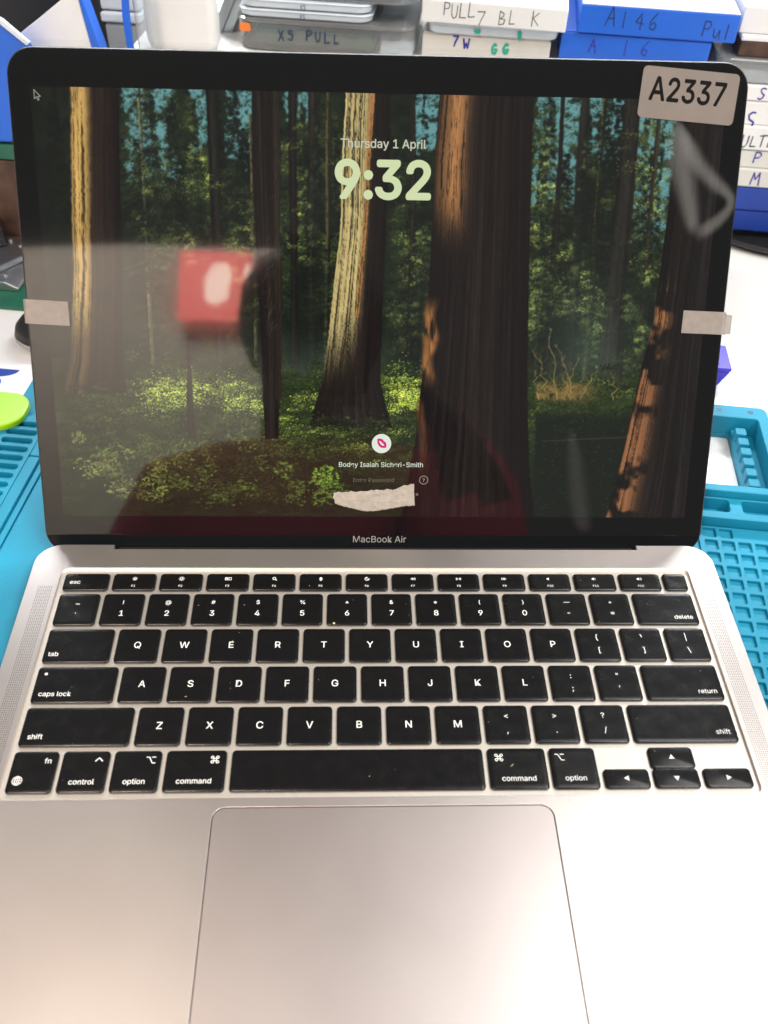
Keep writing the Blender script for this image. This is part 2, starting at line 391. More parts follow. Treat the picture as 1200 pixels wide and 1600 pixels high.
    spruce(.197,.02,.75,.05,420);spruce(.262,.0,.5,.03,170);spruce(.30,.08,.6,.045,260);spruce(.145,.1,.6,.03,140)
    spruce(.385,.02,.6,.03,180);spruce(.43,.1,.7,.03,200);spruce(.545,.15,.7,.03,160);spruce(.77,.12,.7,.05,260,.9);spruce(.845,-.05,.6,.04,220,.9);spruce(.895,.1,.55,.022,110,1.3);spruce(.735,.05,.5,.02,110)
    spruce(.03,.0,.6,.05,260,.8)
    clusters(1100,-.01,.70,fol*(.15+.85*np.clip(sun*1.2,0,1)),sun*1.35,.018,.011,60,C(13,19,13),C(124,146,68),C(186,180,92),2,.22,2.2)
    dabs(12000,0,.70,fol*(.2+.8*cl)*np.clip(sun*1.3,0,1),leafcol)
    # bare twigs in the sky
    def seg(x0,y0,x1,y1,w,col,a=1.):
        nonlocal img
        x0*=W;x1*=W;y0*=H;y1*=H
        bx0,bx1=int(max(0,min(x0,x1)-w-2)),int(min(W,max(x0,x1)+w+3));by0,by1=int(max(0,min(y0,y1)-w-2)),int(min(H,max(y0,y1)+w+3))
        if bx1<=bx0 or by1<=by0:return
        gy,gx=np.mgrid[by0:by1,bx0:bx1]
        dx,dy=x1-x0,y1-y0;t=np.clip(((gx-x0)*dx+(gy-y0)*dy)/(dx*dx+dy*dy+1e-9),0,1)
        d=np.hypot(gx-x0-t*dx,gy-y0-t*dy)
        k=(np.clip(w+.6-d,0,1)*a)[...,None]
        img[by0:by1,bx0:bx1]=img[by0:by1,bx0:bx1]*(1-k)+col*k
    for i in range(46):
        x=.152+.004*R.randn();y=.02+.5*R.rand();l=.02+.03*R.rand();s=R.choice([-1,1])
        seg(x,y,x+s*l,y+l*(.3+.6*R.rand()),.35,C(52,50,40),.8)
    # trunks ---------------------------------------------------------
    def trunk(pts,dark,lit=None,litside=(0,.4),ymin=-.02,ymax=1.02,grain=1.,shade=1.,seed2=0,rough=.004,litamp=None):
        """pts: (y, xleft, xright); litside: span of the width that takes the sun"""
        nonlocal img
        P=np.array(pts,float);xl=np.interp(Y[:,0],P[:,0],P[:,1]);xr=np.interp(Y[:,0],P[:,0],P[:,2])
        wob=(noise(9e9,5)[:,0]-.5)*rough*.25+(noise(9e9,110)[:,0]-.5)*rough*.9
        xl=xl+wob;xr=xr+wob[::-1]
        u=(X-xl[:,None])/(xr-xl)[:,None]
        wpx=((xr-xl)*W)[:,None]
        e=np.clip(np.minimum(u,1-u)*wpx+.5,0,1)*((Y>=P[0,0])&(Y<=P[-1,0]))
        # bark: long vertical fibres in the trunk's own u coordinate
        gu=np.clip(u,0,.999)
        nb=int(max(6,P[:,2].max()*0+ (xr-xl).max()*W/2.2))
        g=R.rand(40,nb+2);g2=R.rand(14,max(4,nb//3)+2)
        hsh=R.rand(4000)*9
        def samp(g,fy):
            a=gu*(g.shape[1]-1.01);b=(Y*fy+hsh[np.clip(a.astype(int),0,len(hsh)-1)])%(g.shape[0]-1.01)
            ia=a.astype(int);ib=b.astype(int);fa=a-ia;fb=b-ib
            return (g[ib,ia]*(1-fa)+g[ib,ia+1]*fa)*(1-fb)+(g[ib+1,ia]*(1-fa)+g[ib+1,ia+1]*fa)*fb
        f=.55*samp(g,5)+.45*samp(g2,3)+.22*(fbm(3,14,2)-.5)
        col=dark*(1+grain*(f-.5)*1.3)[...,None]*(.75+.5*np.sin(np.pi*np.clip(u,0,1)))[...,None]*shade
        if lit is not None:
            a,b=litside
            sp=st(a-.05,a+.03,u)*(1-st(b-.10,b+.14,u+.22*(f-.5)))
            if litamp is not None: sp=sp*litamp(u,f)
            cr=st(.30,.46,f)
            lc=lit*(.62+.62*f)[...,None]
            lc=lc*(.35+.65*cr)[...,None]
            col=col*(1-sp[...,None])+lc*sp[...,None]
        lay(np.clip(col,0,1),e)
    D=C(26,21,18)
    # thin and middle-distance trunks
    trunk([(-.02,.150,.155),(.50,.151,.157),(.62,.152,.158)],C(40,38,31),C(104,98,66),(0,.5),rough=.003)
    trunk([(-.02,.247,.262),(.45,.246,.263),(.62,.25,.262)],C(22,22,19))
    trunk([(.05,.307,.311),(.66,.307,.313)],C(32,30,22),C(92,84,52),(0,.5))
    trunk([(-.02,.392,.404),(.7,.388,.402)],C(26,24,20));trunk([(-.02,.418,.426),(.7,.414,.424)],C(26,24,19),C(70,66,42),(0,.4))
    trunk([(-.02,.366,.376),(.68,.362,.374)],C(20,19,17));trunk([(-.02,.541,.548),(.7,.541,.55)],C(22,22,18))
    trunk([(-.02,.757,.764),(.7,.755,.764)],C(20,20,18));trunk([(-.02,.786,.800),(.68,.784,.802)],C(24,23,20));trunk([(.1,.738,.742),(.66,.737,.742)],C(28,28,22))
    trunk([(-.02,.852,.873),(.3,.845,.874),(.72,.838,.88)],C(27,26,23));trunk([(-.02,.819,.825),(.66,.815,.826)],C(28,27,20),C(84,80,46),(0,.4))
    trunk([(-.02,.901,.905),(.6,.898,.905)],C(34,31,22))
    clusters(420,-.01,.66,(1-.6*win)*(.25+.5*pat),sun*1.3,.020,.010,60,C(12,18,13),C(116,138,64),C(176,172,88),2,.25,2.2)
    for cx_,y0_,y1_,w_,n_ in ((.165,-.05,.45,.035,170),(.228,.02,.55,.03,150),(.325,.0,.5,.03,120),(.285,-.05,.4,.03,120),(.405,.02,.6,.028,130),(.56,.0,.6,.022,110),(.745,-.05,.55,.025,130),(.80,.03,.6,.03,150),(.825,-.1,.5,.028,130),(.885,-.02,.6,.02,110),(.91,.05,.6,.018,90)): spruce(cx_,y0_,y1_,w_,n_,1.15)
    # mist between the trees
    def mist(cx,cy,rx,ry,a,c=C(92,104,92)):
        k=a*np.exp(-((X-cx)/rx)**2-((Y-cy)/ry)**2)*(.6+.6*fbm(60,40,3))
        lay(c,np.clip(k,0,1))
    mist(.36,.67,.10,.09,.55);mist(.82,.60,.07,.16,.42,C(78,92,84));mist(.47,.64,.06,.06,.3);mist(.2,.6,.1,.1,.25)
    # forest floor -----------------------------------------------------
    fl=st(.60,.70,Y+.09*(fbm(40,20,3)-.5))
    lay(C(20,28,17)+ (C(44,58,30)-C(20,28,17))*(fbm(30,12,4)*(1-.8*st(.72,.95,Y)))[...,None],fl)
    g=np.zeros((H,W))
    def gl(cx,cy,rx,ry,a):
        nonlocal g
        g=np.maximum(g,a*np.exp(-((X-cx)/rx)**2-((Y-cy)/ry)**2))
    for s in ((.20,.69,.13,.05,.95),(.31,.71,.07,.055,.95),(.385,.73,.05,.05,.9),(.54,.70,.035,.09,1.25),(.12,.80,.06,.05,.35),(.40,.80,.08,.05,.5),(.07,.86,.06,.04,.5),(.14,.90,.05,.04,.4),(.48,.83,.05,.06,.4),(.57,.82,.03,.05,.3),(.27,.93,.07,.03,.3),(.82,.66,.05,.02,.4),(.9,.67,.03,.03,.35),(.85,.93,.05,.03,.15),(.6,.62,.02,.02,.4)): gl(*s)
    g=g*(.2+1.2*st(.36,.62,fbm(36,14,4,.6)))
    g=np.maximum(g,.16*(1-st(.75,1,Y))+.07)
    cl2=st(.40,.62,fbm(14,6,4,.7))
    def bush(ix,iy):
        s=g[iy,ix]*(.25+.9*cl2[iy,ix])*(.45+.8*R.rand(len(ix)))
        h=R.rand(len(ix))[:,None]
        c=C(168,178,74)*h+C(112,140,56)*(1-h)
        return np.clip(C(16,24,14)+(c-C(16,24,14))*np.clip(s,0,1.15)[:,None],0,1)
    dabs(60000,.60,1.0,fl*(.25+.75*cl2),bush,(1,4),(1,2));blur(.6);dabs(16000,.60,1.0,fl*cl2,bush,(1,3),(1,2))
    clusters(700,.60,1.0,fl*(.3+.7*np.clip(g*1.5,0,1)),g*1.35,.022,.012,64,C(15,22,13),C(122,148,58),C(178,184,82),3,.1,1.3)
    clusters(420,.62,.80,np.clip(g*1.3-.2,0,1),g*1.4,.020,.008,60,C(24,34,18),C(132,158,62),C(190,194,90),2,.1,1.)
    clusters(420,.76,1.0,fl*(1-st(.4,.55,X)),.22+g,.016,.010,50,C(12,18,11),C(92,112,50),C(132,138,70),2,.1,2.2)
    clusters(260,.60,.74,(.25+np.clip(g,0,1))*(1-st(.56,.60,X)),.10+g*1.25,.018,.022,70,C(15,23,14),C(112,140,58),C(170,178,80),2,.35,1.5)
    # fern fronds / sapling leaves
    def frond(cx,cy,n,r,col):
        for i in range(n):
            a=R.rand()*6.28;q=r*R.rand()**.5
            seg(cx+q*np.cos(a),cy+q*np.sin(a)*1.3,cx+q*np.cos(a)+.0028*R.randn(),cy+q*np.sin(a)*1.3+.0022*R.randn(),.8,col*(.6+.6*R.rand()),.9)
    frond(.417,.893,110,.022,C(120,150,52));frond(.43,.93,80,.02,C(70,96,36))
    for i in range(60):
        x=.08+.36*R.rand();y=.78+.18*R.rand();frond(x,y,24,.016,C(84,100,44)*(.45+.6*R.rand()))
    for i in range(26):
        x=.03+.13*R.rand();y=.84+.10*(x-.03)/.13*1.0+.05*R.randn();frond(x,y,20,.012,C(118,124,66)*(.5+.5*R.rand()))
    # sedge shore in the sun with dead saplings
    k=st(.655,.675,Y+.02*fbm(20,9,3))*(1-st(.695,.725,Y+.02*fbm(20,9,3)))*st(.74,.75,X)*(1-st(.80,.86,X))
    lay(C(120,96,54)*(.4+.9*fbm(5,4,3))[...,None],k*.8*st(.25,.6,fbm(14,8,3)+.1))
    def sapling(x,y,h,n):
        px,py=x,y;K=8;top=x+.016*R.randn();pts=[(x,y)]
        for i in range(K):
            px=x+(top-x)*(i+1)/K+.0025*R.randn();py=y-h*(i+1)/K;seg(pts[-1][0],pts[-1][1],px,py,.55-.04*i,C(138,120,76)*(.7+.4*R.rand()),.8);pts.append((px,py))
        for i in range(n):
            j=R.randint(1,K+1);l=.030*(1.25-j/K)*(.3+R.rand());a=R.uniform(.25,1.35)*R.choice([-1,1]);q=pts[j];m_=(q[0]+l*.5*np.sin(a)*.62,q[1]-l*.5*np.cos(a)*1.1)
            seg(q[0],q[1],m_[0],m_[1],.28,C(132,114,72)*(.5+.6*R.rand()),.6);seg(m_[0],m_[1],m_[0]+l*.5*np.sin(a+.5*R.randn())*.62,m_[1]-l*.5*1.1*np.cos(a+.4*R.randn()),.2,C(132,114,72)*(.5+.6*R.rand()),.5)
    for x,h,n in ((.765,.12,20),(.778,.17,34),(.79,.10,16),(.808,.13,26),(.815,.08,14),(.75,.07,10),(.80,.06,10),(.868,.06,12)): sapling(x,.695,h,n)
    lay(C(17,22,18),st(.715,.75,Y)*st(.745,.75,X)*.82)
    dabs(7000,.73,1,st(.74,.76,X)*.6,lambda ix,iy:C(34,44,32)*(.4+.9*R.rand(len(ix)))[:,None],(1,3),(1,2))
    # fallen log lines
    seg(.76,.80,.93,.785,.6,C(70,72,62),.5)
    # big trunks -------------------------------------------------------
    trunk([(-.02,.312,.340),(.3,.312,.345),(.6,.318,.344),(.80,.322,.343)],C(21,18,16))
    trunk([(-.02,.341,.352),(.5,.340,.35),(.7,.34,.348)],C(30,26,20))
    for i in range(16):
        y=.22+.3*R.rand();x=.335+.008*R.randn();seg(x,y,x-.008*R.rand()-.002,y+.05*R.rand(),.3,C(92,80,60),.4)
    trunk([(.55,.205,.211),(.80,.203,.213)],C(24,22,18))
    # A, far left
    trunk([(-.02,.056,.125),(.4,.042,.115),(.60,.028,.107),(.69,.012,.112)],C(24,18,15),C(166,134,78),(.03,.36),rough=.005,
          litamp=lambda u,f:1-st(.46,.60,Y+.12*(f-.5))*.65)
    # B, pale lit redwood
    trunk([(-.02,.446,.512),(.3,.437,.508),(.55,.422,.502),(.66,.412,.500),(.735,.398,.512),(.77,.392,.520)],C(21,17,15),C(160,144,98),(-.03,.54),rough=.004,
          litamp=lambda u,f:(1-st(.50,.66,Y+.28*(f-.5)+.10*(u-.3)))*1.0)
    trunk([(-.02,.482,.488),(.25,.474,.480),(.5,.462,.466)],C(80,56,36),C(140,100,60),(0,1),rough=.004)
    # C, the great dark one
    trunk([(-.02,.580,.716),(.35,.574,.722),(.6,.566,.728),(.8,.557,.738),(1.02,.535,.752)],C(21,17,15),C(150,106,66),(.03,.30),rough=.004,
          litamp=lambda u,f:(1-st(.20,.36,Y+.20*(f-.5)))*(.5+.5*st(.04,.22,u)))
    k=st(.0,.010,X-(.563-.02*(Y-.45)))*(1-st(.014,.026,X-(.563-.02*(Y-.45)+.004*np.sin(Y*60)+.004)))*st(.44,.50,Y)*(1-st(.62,.68,Y))
    lay(C(150,100,56)*(.4+.9*fbm(3,20,3))[...,None],k*.8*st(.3,.6,fbm(8,40,3)+.15))
    k=st(.0,.006,X-(.552+.01*np.sin(Y*9)))*(1-st(.010,.02,X-(.552+.01*np.sin(Y*9))))*st(.68,.72,Y)*(1-st(.80,.93,Y))
    lay(C(120,74,44)*(.5+.8*fbm(3,20,3))[...,None],k*.5)
    # D, leaning on the right
    trunk([(-.02,.934,1.01),(.3,.926,1.01),(.5,.920,1.01),(.62,.907,1.01),(.72,.900,1.01),(.86,.886,1.01),(1.02,.868,1.01)],C(20,17,15),C(118,80,52),(.0,.30),rough=.004,
          litamp=lambda u,f:st(.42,.50,Y+.1*(f-.5))*st(.40,.58,fbm(34,30,3)+.10*st(.60,.80,Y)))
    trunk([(-.02,.975,1.01),(1.02,.96,1.01)],C(20,18,17))
    # B's foot merges with ferns
    clusters(160,.665,.74,(1-st(.12,.15,X))*.9,.25+g,.016,.009,50,C(14,20,13),C(92,112,50),C(132,138,70),2,.1,1.6)
    clusters(130,.745,.80,st(.375,.39,X)*(1-st(.53,.55,X))*.9,.3+g,.014,.008,50,C(14,20,13),C(92,112,50),C(132,138,70),2,.1,1.6)
    dabs(2600,.72,.82,st(.385,.40,X)*(1-st(.515,.53,X))*.5,bush,(1,4),(1,2))
    # left margin in shade
    lay(C(10,14,12),(1-st(.0,.06,X))*(1-st(.6,.8,Y))*.55)
    blur(.25)
    return np.clip(np.clip(img,0,1)**1.04*1.34,0,1)

# ------------------------------------------------------------------ the bench and its mat
BENCH = -7.5                                    # the bench stands turned a little against the laptop
BR = (0, 0, rad(BENCH))
def bench(u, v, z=0):
    a = rad(BENCH); return (u*math.cos(a)-v*math.sin(a), u*math.sin(a)+v*math.cos(a), z)
TZ = -17.0
g = Geo(); g.rings([[(x, y, z) for x, y in rr(1700-2*i, 1500-2*i, 20, 4, 60, 390)] for i, z in ((0, TZ-30), (0, TZ-2), (.6, TZ-.6), (2, TZ))])
table = obj('workbench_top', g, M['table'], rot=BR); setp(table, kind='structure')

mat_root = empty('repair_mat', (0, 0, TZ), 'bright blue silicone repair mat with moulded trays under the laptop', 'repair mat', rot=BR)
def matpart(name, outlines, z0, z1, bev=.35, m=None):
    me = curve_plate(outlines, (z1-z0)/2, bev); me.materials.append(m or M['mat'])
    return obj(name, me, None, mat_root, (0, 0, (z0+z1)/2-TZ))
def rect(u0, u1, v0, v1, r=1.): return rr(u1-u0, v1-v0, r, 4, (u0+u1)/2, (v0+v1)/2)
matpart('mat_sheet', [rect(-224, 182.5, -140, 252, 4), rect(112, 164, 186.5, 241.5, 1.5)], TZ+.02, -13.8)
matpart('smooth_panel', [rect(-190.5, 136, -130, 165, 2)], -13.82, -13.0, .2)
pk = []
for i in range(6):
    for j in range(16):
        u0 = 139.2+8.0*i; v0 = 158.9-8.2*j
        if j == 0 and i > 1: continue
        if u0+6.1 < 181.5: pk.append(rect(u0, u0+6.1, v0-6.3+6.2, v0+6.2, .8))
matpart('pocket_panel', [rect(136.6, 182.3, 20, 166.2, 1)]+pk, -13.82, -12.0, .3)
sl = [rect(-219, -202.6, 181.4-6.6*k-4.1, 181.4-6.6*k, 1.9) for k in range(-2, 13)]
matpart('slot_panel', [rect(-222, -200.4, 90, 200, 1.5)]+sl, -13.82, -10.6, .3)
matpart('rim_strip', [rect(-199.9, -194.3, 60, 168, .8)], -13.82, -10.2, .4)
matpart('rim_strip', [rect(-199.9, -192.4, 168.6, 222, .8)], -13.82, -10.0, .4)
matpart('rim_step', [rect(-193.9, -191, 60, 167, .6)], -13.82, -12.0, .3)
matpart('tray_frame', [rect(100, 182.4, 181.7, 251.8, 4), rect(112.2, 176.5, 186.5, 241.4, 2)], -13.8, -2.0, .6)
matpart('tray_trough', [rect(100.2, 182.2, 166.5, 181.3, 1.5), rect(113, 152.4, 171.2, 180.2, 2), rect(158.6, 177.5, 171.2, 180.2, 2)], -13.8, -6.2, .5)
matpart('tray_divider', [rect(164, 169.8, 186.8, 241.1, .4)], TZ+.1, -10.4, .3)
tooth = slab(5.6, 5.6, .9, 0, 5.8, .5).mesh('tooth', M['mat'])
for k in range(6):
    obj('tooth', tooth, None, mat_root, (166.9, 191.5+8.05*k+1.5, -10.45-TZ))
hole = Geo(); hole.rings([[(x, y, z) for x, y in arc(0, 0, 1.5, 0, 348.75, 31)] for z in (-1, 0.04)]); hole = hole.mesh('screw_hole', M['mat_hole'])
for u, v in ((137.5, 247), (156.4, 247.2), (173.2, 246.9)): obj('screw_hole', hole, None, mat_root, (u, v, -2.0-TZ))  # dark discs standing in for the screw holes in the tray rim

# ------------------------------------------------------------------ the laptop
LROOT = (0, 15, -13)
lap = empty('laptop', LROOT, 'open silver laptop showing a forest lock screen with a clock', 'laptop')
def L(p): return (p[0]-LROOT[0], p[1]-LROOT[1], p[2]-LROOT[2])
def part(name, geo, m, p=(0, 0, 0), parent=None, **k):
    """a part given in world mm"""
    return obj(name, geo, m, parent or lap, L(p), **k)
Y0, Y1 = -91.0, 121.5; CYD = (Y0+Y1)/2; DW, DH = 304.1, Y1-Y0
# deck outline with the hinge notch
o = rr(DW, DH, 11, 10, 0, CYD)
k = max(i for i, p in enumerate(o) if p[1] > CYD and p[0] > 0)      # last point of the right rear corner
o = o[:k+1]+[(118.6, Y1), (118.6, Y1-2.6), (-118.6, Y1-2.6), (-118.6, Y1)]+o[k+1:]
WX, WY0, WY1 = 138.9, -2.6, 107.5
well = rr(2*WX, WY1-WY0, 3.2, 8, 0, (WY0+WY1)/2)
PX, PY0, PY1, PC = 60.7, -88.6, -6.5, -.7
padhole = rr(2*PX+.66, PY1-PY0+.66, 4.8, 8, PC, (PY0+PY1)/2)
me = curve_plate([o, well, padhole], .8, .16, 3); me.materials.append(M['alu'])
part('deck', me, None, (0, 0, -.8))
g = Geo()
prof = ((.35, -1.5), (.2, -2.6), (1.0, -5.5), (3.2, -8.6), (7, -10.6), (11, -11.0))
g.rings([[(x, y, z) for x, y in rr(DW-2*i, DH-2*i-6, 11-.3*i, 10, 0, CYD-2.9)] for i, z in reversed(prof)], cap1=False)
part('bottom_case', g, M['alu'], smooth=False)
foot = Geo().rings([[(x, y, z) for x, y in arc(0, 0, 7, 0, 345, 23)] for z in (0, 2.3)]).mesh('rubber_foot', M['rubber'])
for x, y in ((-125, 92), (125, 92), (-125, -62), (125, -62)): part('rubber_foot', foot, None, (x, y, -13))
g = Geo(); g.add([(x, y, -1.32) for x, y in rr(2*WX+3, WY1-WY0+3, 3, 6, 0, (WY0+WY1)/2)], [tuple(range(28))]); part('keyboard_well', g, M['alu_well'])
g = Geo(); g.add([(x, y, -1.25) for x, y in rr(2*PX+3, PY1-PY0+3, 5, 6, PC, (PY0+PY1)/2)], [tuple(range(28))]); part('trackpad_gap', g, M['groove'])
part('trackpad', slab(2*PX, PY1-PY0, 4.6, -1.1, -.05, .07, 8, PC, (PY0+PY1)/2), M['alu_pad'])
# speaker grilles
g = Geo()
for sx in (-1, 1):
    for i in range(8):
        for j in range(121):
            x = sx*(141.1+.80*i); y = 97.0-.80*j
            g.add([(x+.21*math.cos(a), y+.21*math.sin(a), .02) for a in (0, 1.05, 2.09, 3.14, 4.19, 5.24)], [(0, 1, 2, 3, 4, 5)])
sp = part('speaker_grille', g, M['hole']); sp['kind'] = 'stuff'

# ---- keys
KT = 0.0
keymesh = {}
def key_mesh(w, h):
    k = (round(w, 2), round(h, 2))
    if k not in keymesh:
        r = 1.5; g = Geo(); R = []
        for i, z in ((-.05, -1.22), (0, -.55), (.05, -.30), (.22, -.09), (.55, -.0)):
            R.append([(x, y, z) for x, y in rr(w-2*i, h-2*i, r-i*.6, 4)])
        for i, z in ((2.0, -.03), (3.4, -.06)):
            if h > 9: R.append([(x, y, z) for x, y in rr(w-2*i, h-2*i, 1.0, 4)])
        g.rings(R); keymesh[k] = g.mesh('key', M['key'], smooth=True)
    return keymesh[k]
def merge(*gs):
    r = Geo()
    for g, dx, dy in gs: r.add([(x+dx, y+dy, z) for x, y, z in g.v], g.f)
    return r
nkey = [0]
def key(x0, x1, y0, y1, legends=()):
    w, h = x1-x0, y1-y0; cx, cy = (x0+x1)/2, (y0+y1)/2; nkey[0] += 1
    k = part('key', key_mesh(w, h), None, (cx, cy, KT))
    if legends:
        g = merge(*[(q, dx, dy) for q, dx, dy in legends])
        obj('legend', g, M['legend'], k, (0, 0, .035))
    return k
T = text_geo; BO = .0035
CH = {}
def ch(s, size, **k):
    q = (s, size, tuple(sorted(k.items())))
    if q not in CH: CH[q] = T(s, size, bold=BO, **k)
    return CH[q]
P, KW, KH = 19.0, 17.2, 16.9
XL, XR = -136.7, 136.7
# icons, unit = 1 mm
def ic(lines, w=.30): return strokes(lines, w)
def tri(dx, dy, s):
    g = Geo(); a = math.atan2(dy, dx)
    g.add([(s*math.cos(a+t), s*math.sin(a+t), 0) for t in (0, 2.094, 4.189)], [(0, 1, 2)]); return g
def sun(r): return ic([arc(0, 0, r*.45, 0, 360, 10)]+[[(r*.72*math.cos(a), r*.72*math.sin(a)), (r*1.05*math.cos(a), r*1.05*math.sin(a))] for a in [i*math.pi/4 for i in range(8)]], .24)
def speaker(n):
    g = Geo(); g.add([(-1.2, -.35, 0), (-.8, -.35, 0), (-.2, -.85, 0), (-.2, .85, 0), (-.8, .35, 0), (-1.2, .35, 0)], [(0, 1, 2, 3, 4, 5)])
    for i in range(n): strokes([arc(-.2, 0, .55+.5*i, -45, 45, 6)], .2, g)
    return g
def tri2(s, n, bar=False):
    g = Geo()
    for i in range(n): strokes([[(s*(-.9+1.0*i-.1), .6), (s*(.0+1.0*i-.1), 0), (s*(-.9+1.0*i-.1), -.6), (s*(-.9+1.0*i-.1), .6)]], .2, g)
    if bar: strokes([[(.5, .6), (.5, -.6)], [(.95, .6), (.95, -.6)]], .22, g)
    return g
cmd = ic([arc(-.95, .95, .48, 0, 360, 14), arc(.95, .95, .48, 0, 360, 14), arc(-.95, -.95, .48, 0, 360, 14), arc(.95, -.95, .48, 0, 360, 14),
          [(-.47, -.95), (-.47, .95)], [(.47, -.95), (.47, .95)], [(-.95, .47), (.95, .47)], [(-.95, -.47), (.95, -.47)]], .28)
opt = ic([[(-1.7, 1.2), (-.6, 1.2), (.6, -1.2), (1.7, -1.2)], [(.35, 1.2), (1.7, 1.2)]], .32)
ctl = ic([[(-1.3, -.7), (0, .7), (1.3, -.7)]], .36)
globe = ic([arc(0, 0, 1.7, 0, 360, 24), arc(0, 0, .8, 0, 360, 20, 1.7), [(-1.7, 0), (1.7, 0)], [(0, -1.7), (0, 1.7)], [(-1.45, .85), (1.45, .85)], [(-1.45, -.85), (1.45, -.85)]], .2)
fic = [sun(.95), sun(1.15),
       ic([[(-1.3, -.7), (-.1, -.7), (-.1, -.1), (-1.3, -.1), (-1.3, -.7)], [(-1.3, .2), (-.1, .2), (-.1, .7), (-1.3, .7), (-1.3, .2)], [(.3, -.7), (1.3, -.7), (1.3, .7), (.3, .7), (.3, -.7)]], .22),
       ic([arc(-.2, .2, .65, 0, 360, 14), [(.28, -.28), (.95, -.95)]], .28),
       ic([arc(0, .45, .35, 0, 360, 10), [(0, .45), (0, -.1)], arc(0, .1, .65, 180, 360, 8), [(0, -.55), (0, -.95)], [(-.4, -.95), (.4, -.95)]], .26),
       ic([arc(0, 0, .9, 80, 370, 16), arc(.55, .45, .75, 130, 320, 10)], .26),
       tri2(-1, 2), tri2(1, 1, True), tri2(1, 2), speaker(0), speaker(1), speaker(2)]
# function row
fy0, fy1 = 94.9, 104.4
key(XL, -117.4, fy0, fy1, [(ch('esc', 4.0, ax='LEFT'), -7.0, -.2)])
for i in range(12):
    x0 = -115.7+20.2*i
    key(x0, x0+18.4, fy0, fy1, [(fic[i], .1, 1.6), (ch('F%d' % (i+1), 2.1), 0, -2.4)])
tid = key(126.4, XR, fy0, fy1)
# number row
y = 4*P
for i, (a, b) in enumerate(zip('~!@#$%^&*()_+', '`1234567890-=')):
    x0 = XL+P*i
    top = ch('\u2014' if a == '_' else a, 3.9 if a not in '*^~' else 4.8); bot = ch(b, 5.4 if b.isdigit() else 5.0)
    key(x0, x0+KW, y, y+KH, [(top, 0, 3.6 if a not in '*^~' else 2.9), (bot, 0, -2.3 if b != '`' else -3.4)])
key(XL+13*P, XR, y, y+KH, [(ch('delete', 4.0, ax='RIGHT'), 10.9, -4.6)])
# Q row
y = 3*P
key(XL, XL+1.5*P-1.8, y, y+KH, [(ch('tab', 4.0, ax='LEFT'), -11.3, -4.3)])
for i, c in enumerate('QWERTYUIOP[]\\'):
    x0 = XL+1.5*P+P*i; x1 = x0+KW if i < 12 else XR
    if c in '[]\\': lg = [(ch({'[': '{', ']': '}', '\\': '|'}[c], 5.0), 0, 3.6), (ch(c, 5.0), 0, -3.0)]
    else: lg = [(ch(c, 5.9), 0, .1)]
    key(x0, x1, y, y+KH, lg)
# A row
y = 2*P
dot = Geo().add([(p[0], p[1], 0) for p in arc(0, 0, .62, 0, 345, 15)], [tuple(range(16))])
key(XL, XL+1.75*P-1.8, y, y+KH, [(ch('caps lock', 4.0, ax='LEFT'), -13.2, -4.4), (dot, -12.2, 4.9)])
for i, c in enumerate("ASDFGHJKL;'"):
    x0 = XL+1.75*P+P*i
    if c in ";'": lg = [(ch({';': ':', "'": '"'}[c], 4.6), 0, 3.2), (ch(c, 4.6), 0, -2.8)]
    else: lg = [(ch(c, 5.9), 0, .1)]
    k = key(x0, x0+KW, y, y+KH, lg)
    if c in 'FJ': obj('homing_bar', slab(3.6, .7, .3, -.1, .16, .1), M['key'], k, (0, -5.2, 0))
key(XL+12.75*P, XR, y, y+KH, [(ch('return', 4.0, ax='RIGHT'), 13.2, -4.4)])
# Z row
y = P
key(XL, XL+2.25*P-1.8, y, y+KH, [(ch('shift', 4.0, ax='LEFT'), -17.6, -4.4)])
for i, c in enumerate('ZXCVBNM,./'):
    x0 = XL+2.25*P+P*i
    if c in ',./': lg = [(ch({',': '<', '.': '>', '/': '?'}[c], 4.4), 0, 3.6), (ch(c, 4.6), 0, -2.9)]
    else: lg = [(ch(c, 5.9), 0, .1)]
    key(x0, x0+KW, y, y+KH, lg)
key(XL+12.25*P, XR, y, y+KH, [(ch('shift', 4.0, ax='RIGHT'), 17.8, -4.0)])
# bottom row
key(XL, -120.4, 0, KH, [(ch('fn', 4.0, ax='RIGHT'), 6.2, 4.4), (globe, -4.6, -3.6)])
key(-118.7, -101.6, 0, KH, [(ctl, 4.9, 4.8), (ch('control', 4.0, space=1.0), 0, -4.2)])
key(-99.9, -82.6, 0, KH, [(opt, 4.9, 4.4), (ch('option', 4.0, space=1.0), 0, -4.2)])
key(-80.8, -58.6, 0, KH, [(cmd, 6.9, 4.4), (ch('command', 4.0, space=1.0), 0, -4.2)])
key(-56.7, 36.9, 0, KH)
key(38.6, 60.5, 0, KH, [(cmd, -6.7, 4.4), (ch('command', 4.0, space=1.0), 0, -4.2)])
key(62.0, 79.4, 0, KH, [(opt, -4.9, 4.4), (ch('option', 4.0, space=1.0), 0, -4.2)])
key(81.2, 98.2, 0, 7.9, [(tri(-1, 0, 1.25), 0, 0)])
key(99.9, 116.9, 8.06, KH, [(tri(0, 1, 1.25), 0, 0)])
key(99.9, 116.9, 0, 8.0, [(tri(0, -1, 1.25), 0, 0)])
key(118.8, XR, 0, 7.9, [(tri(1, 0, 1.25), 0, 0)])
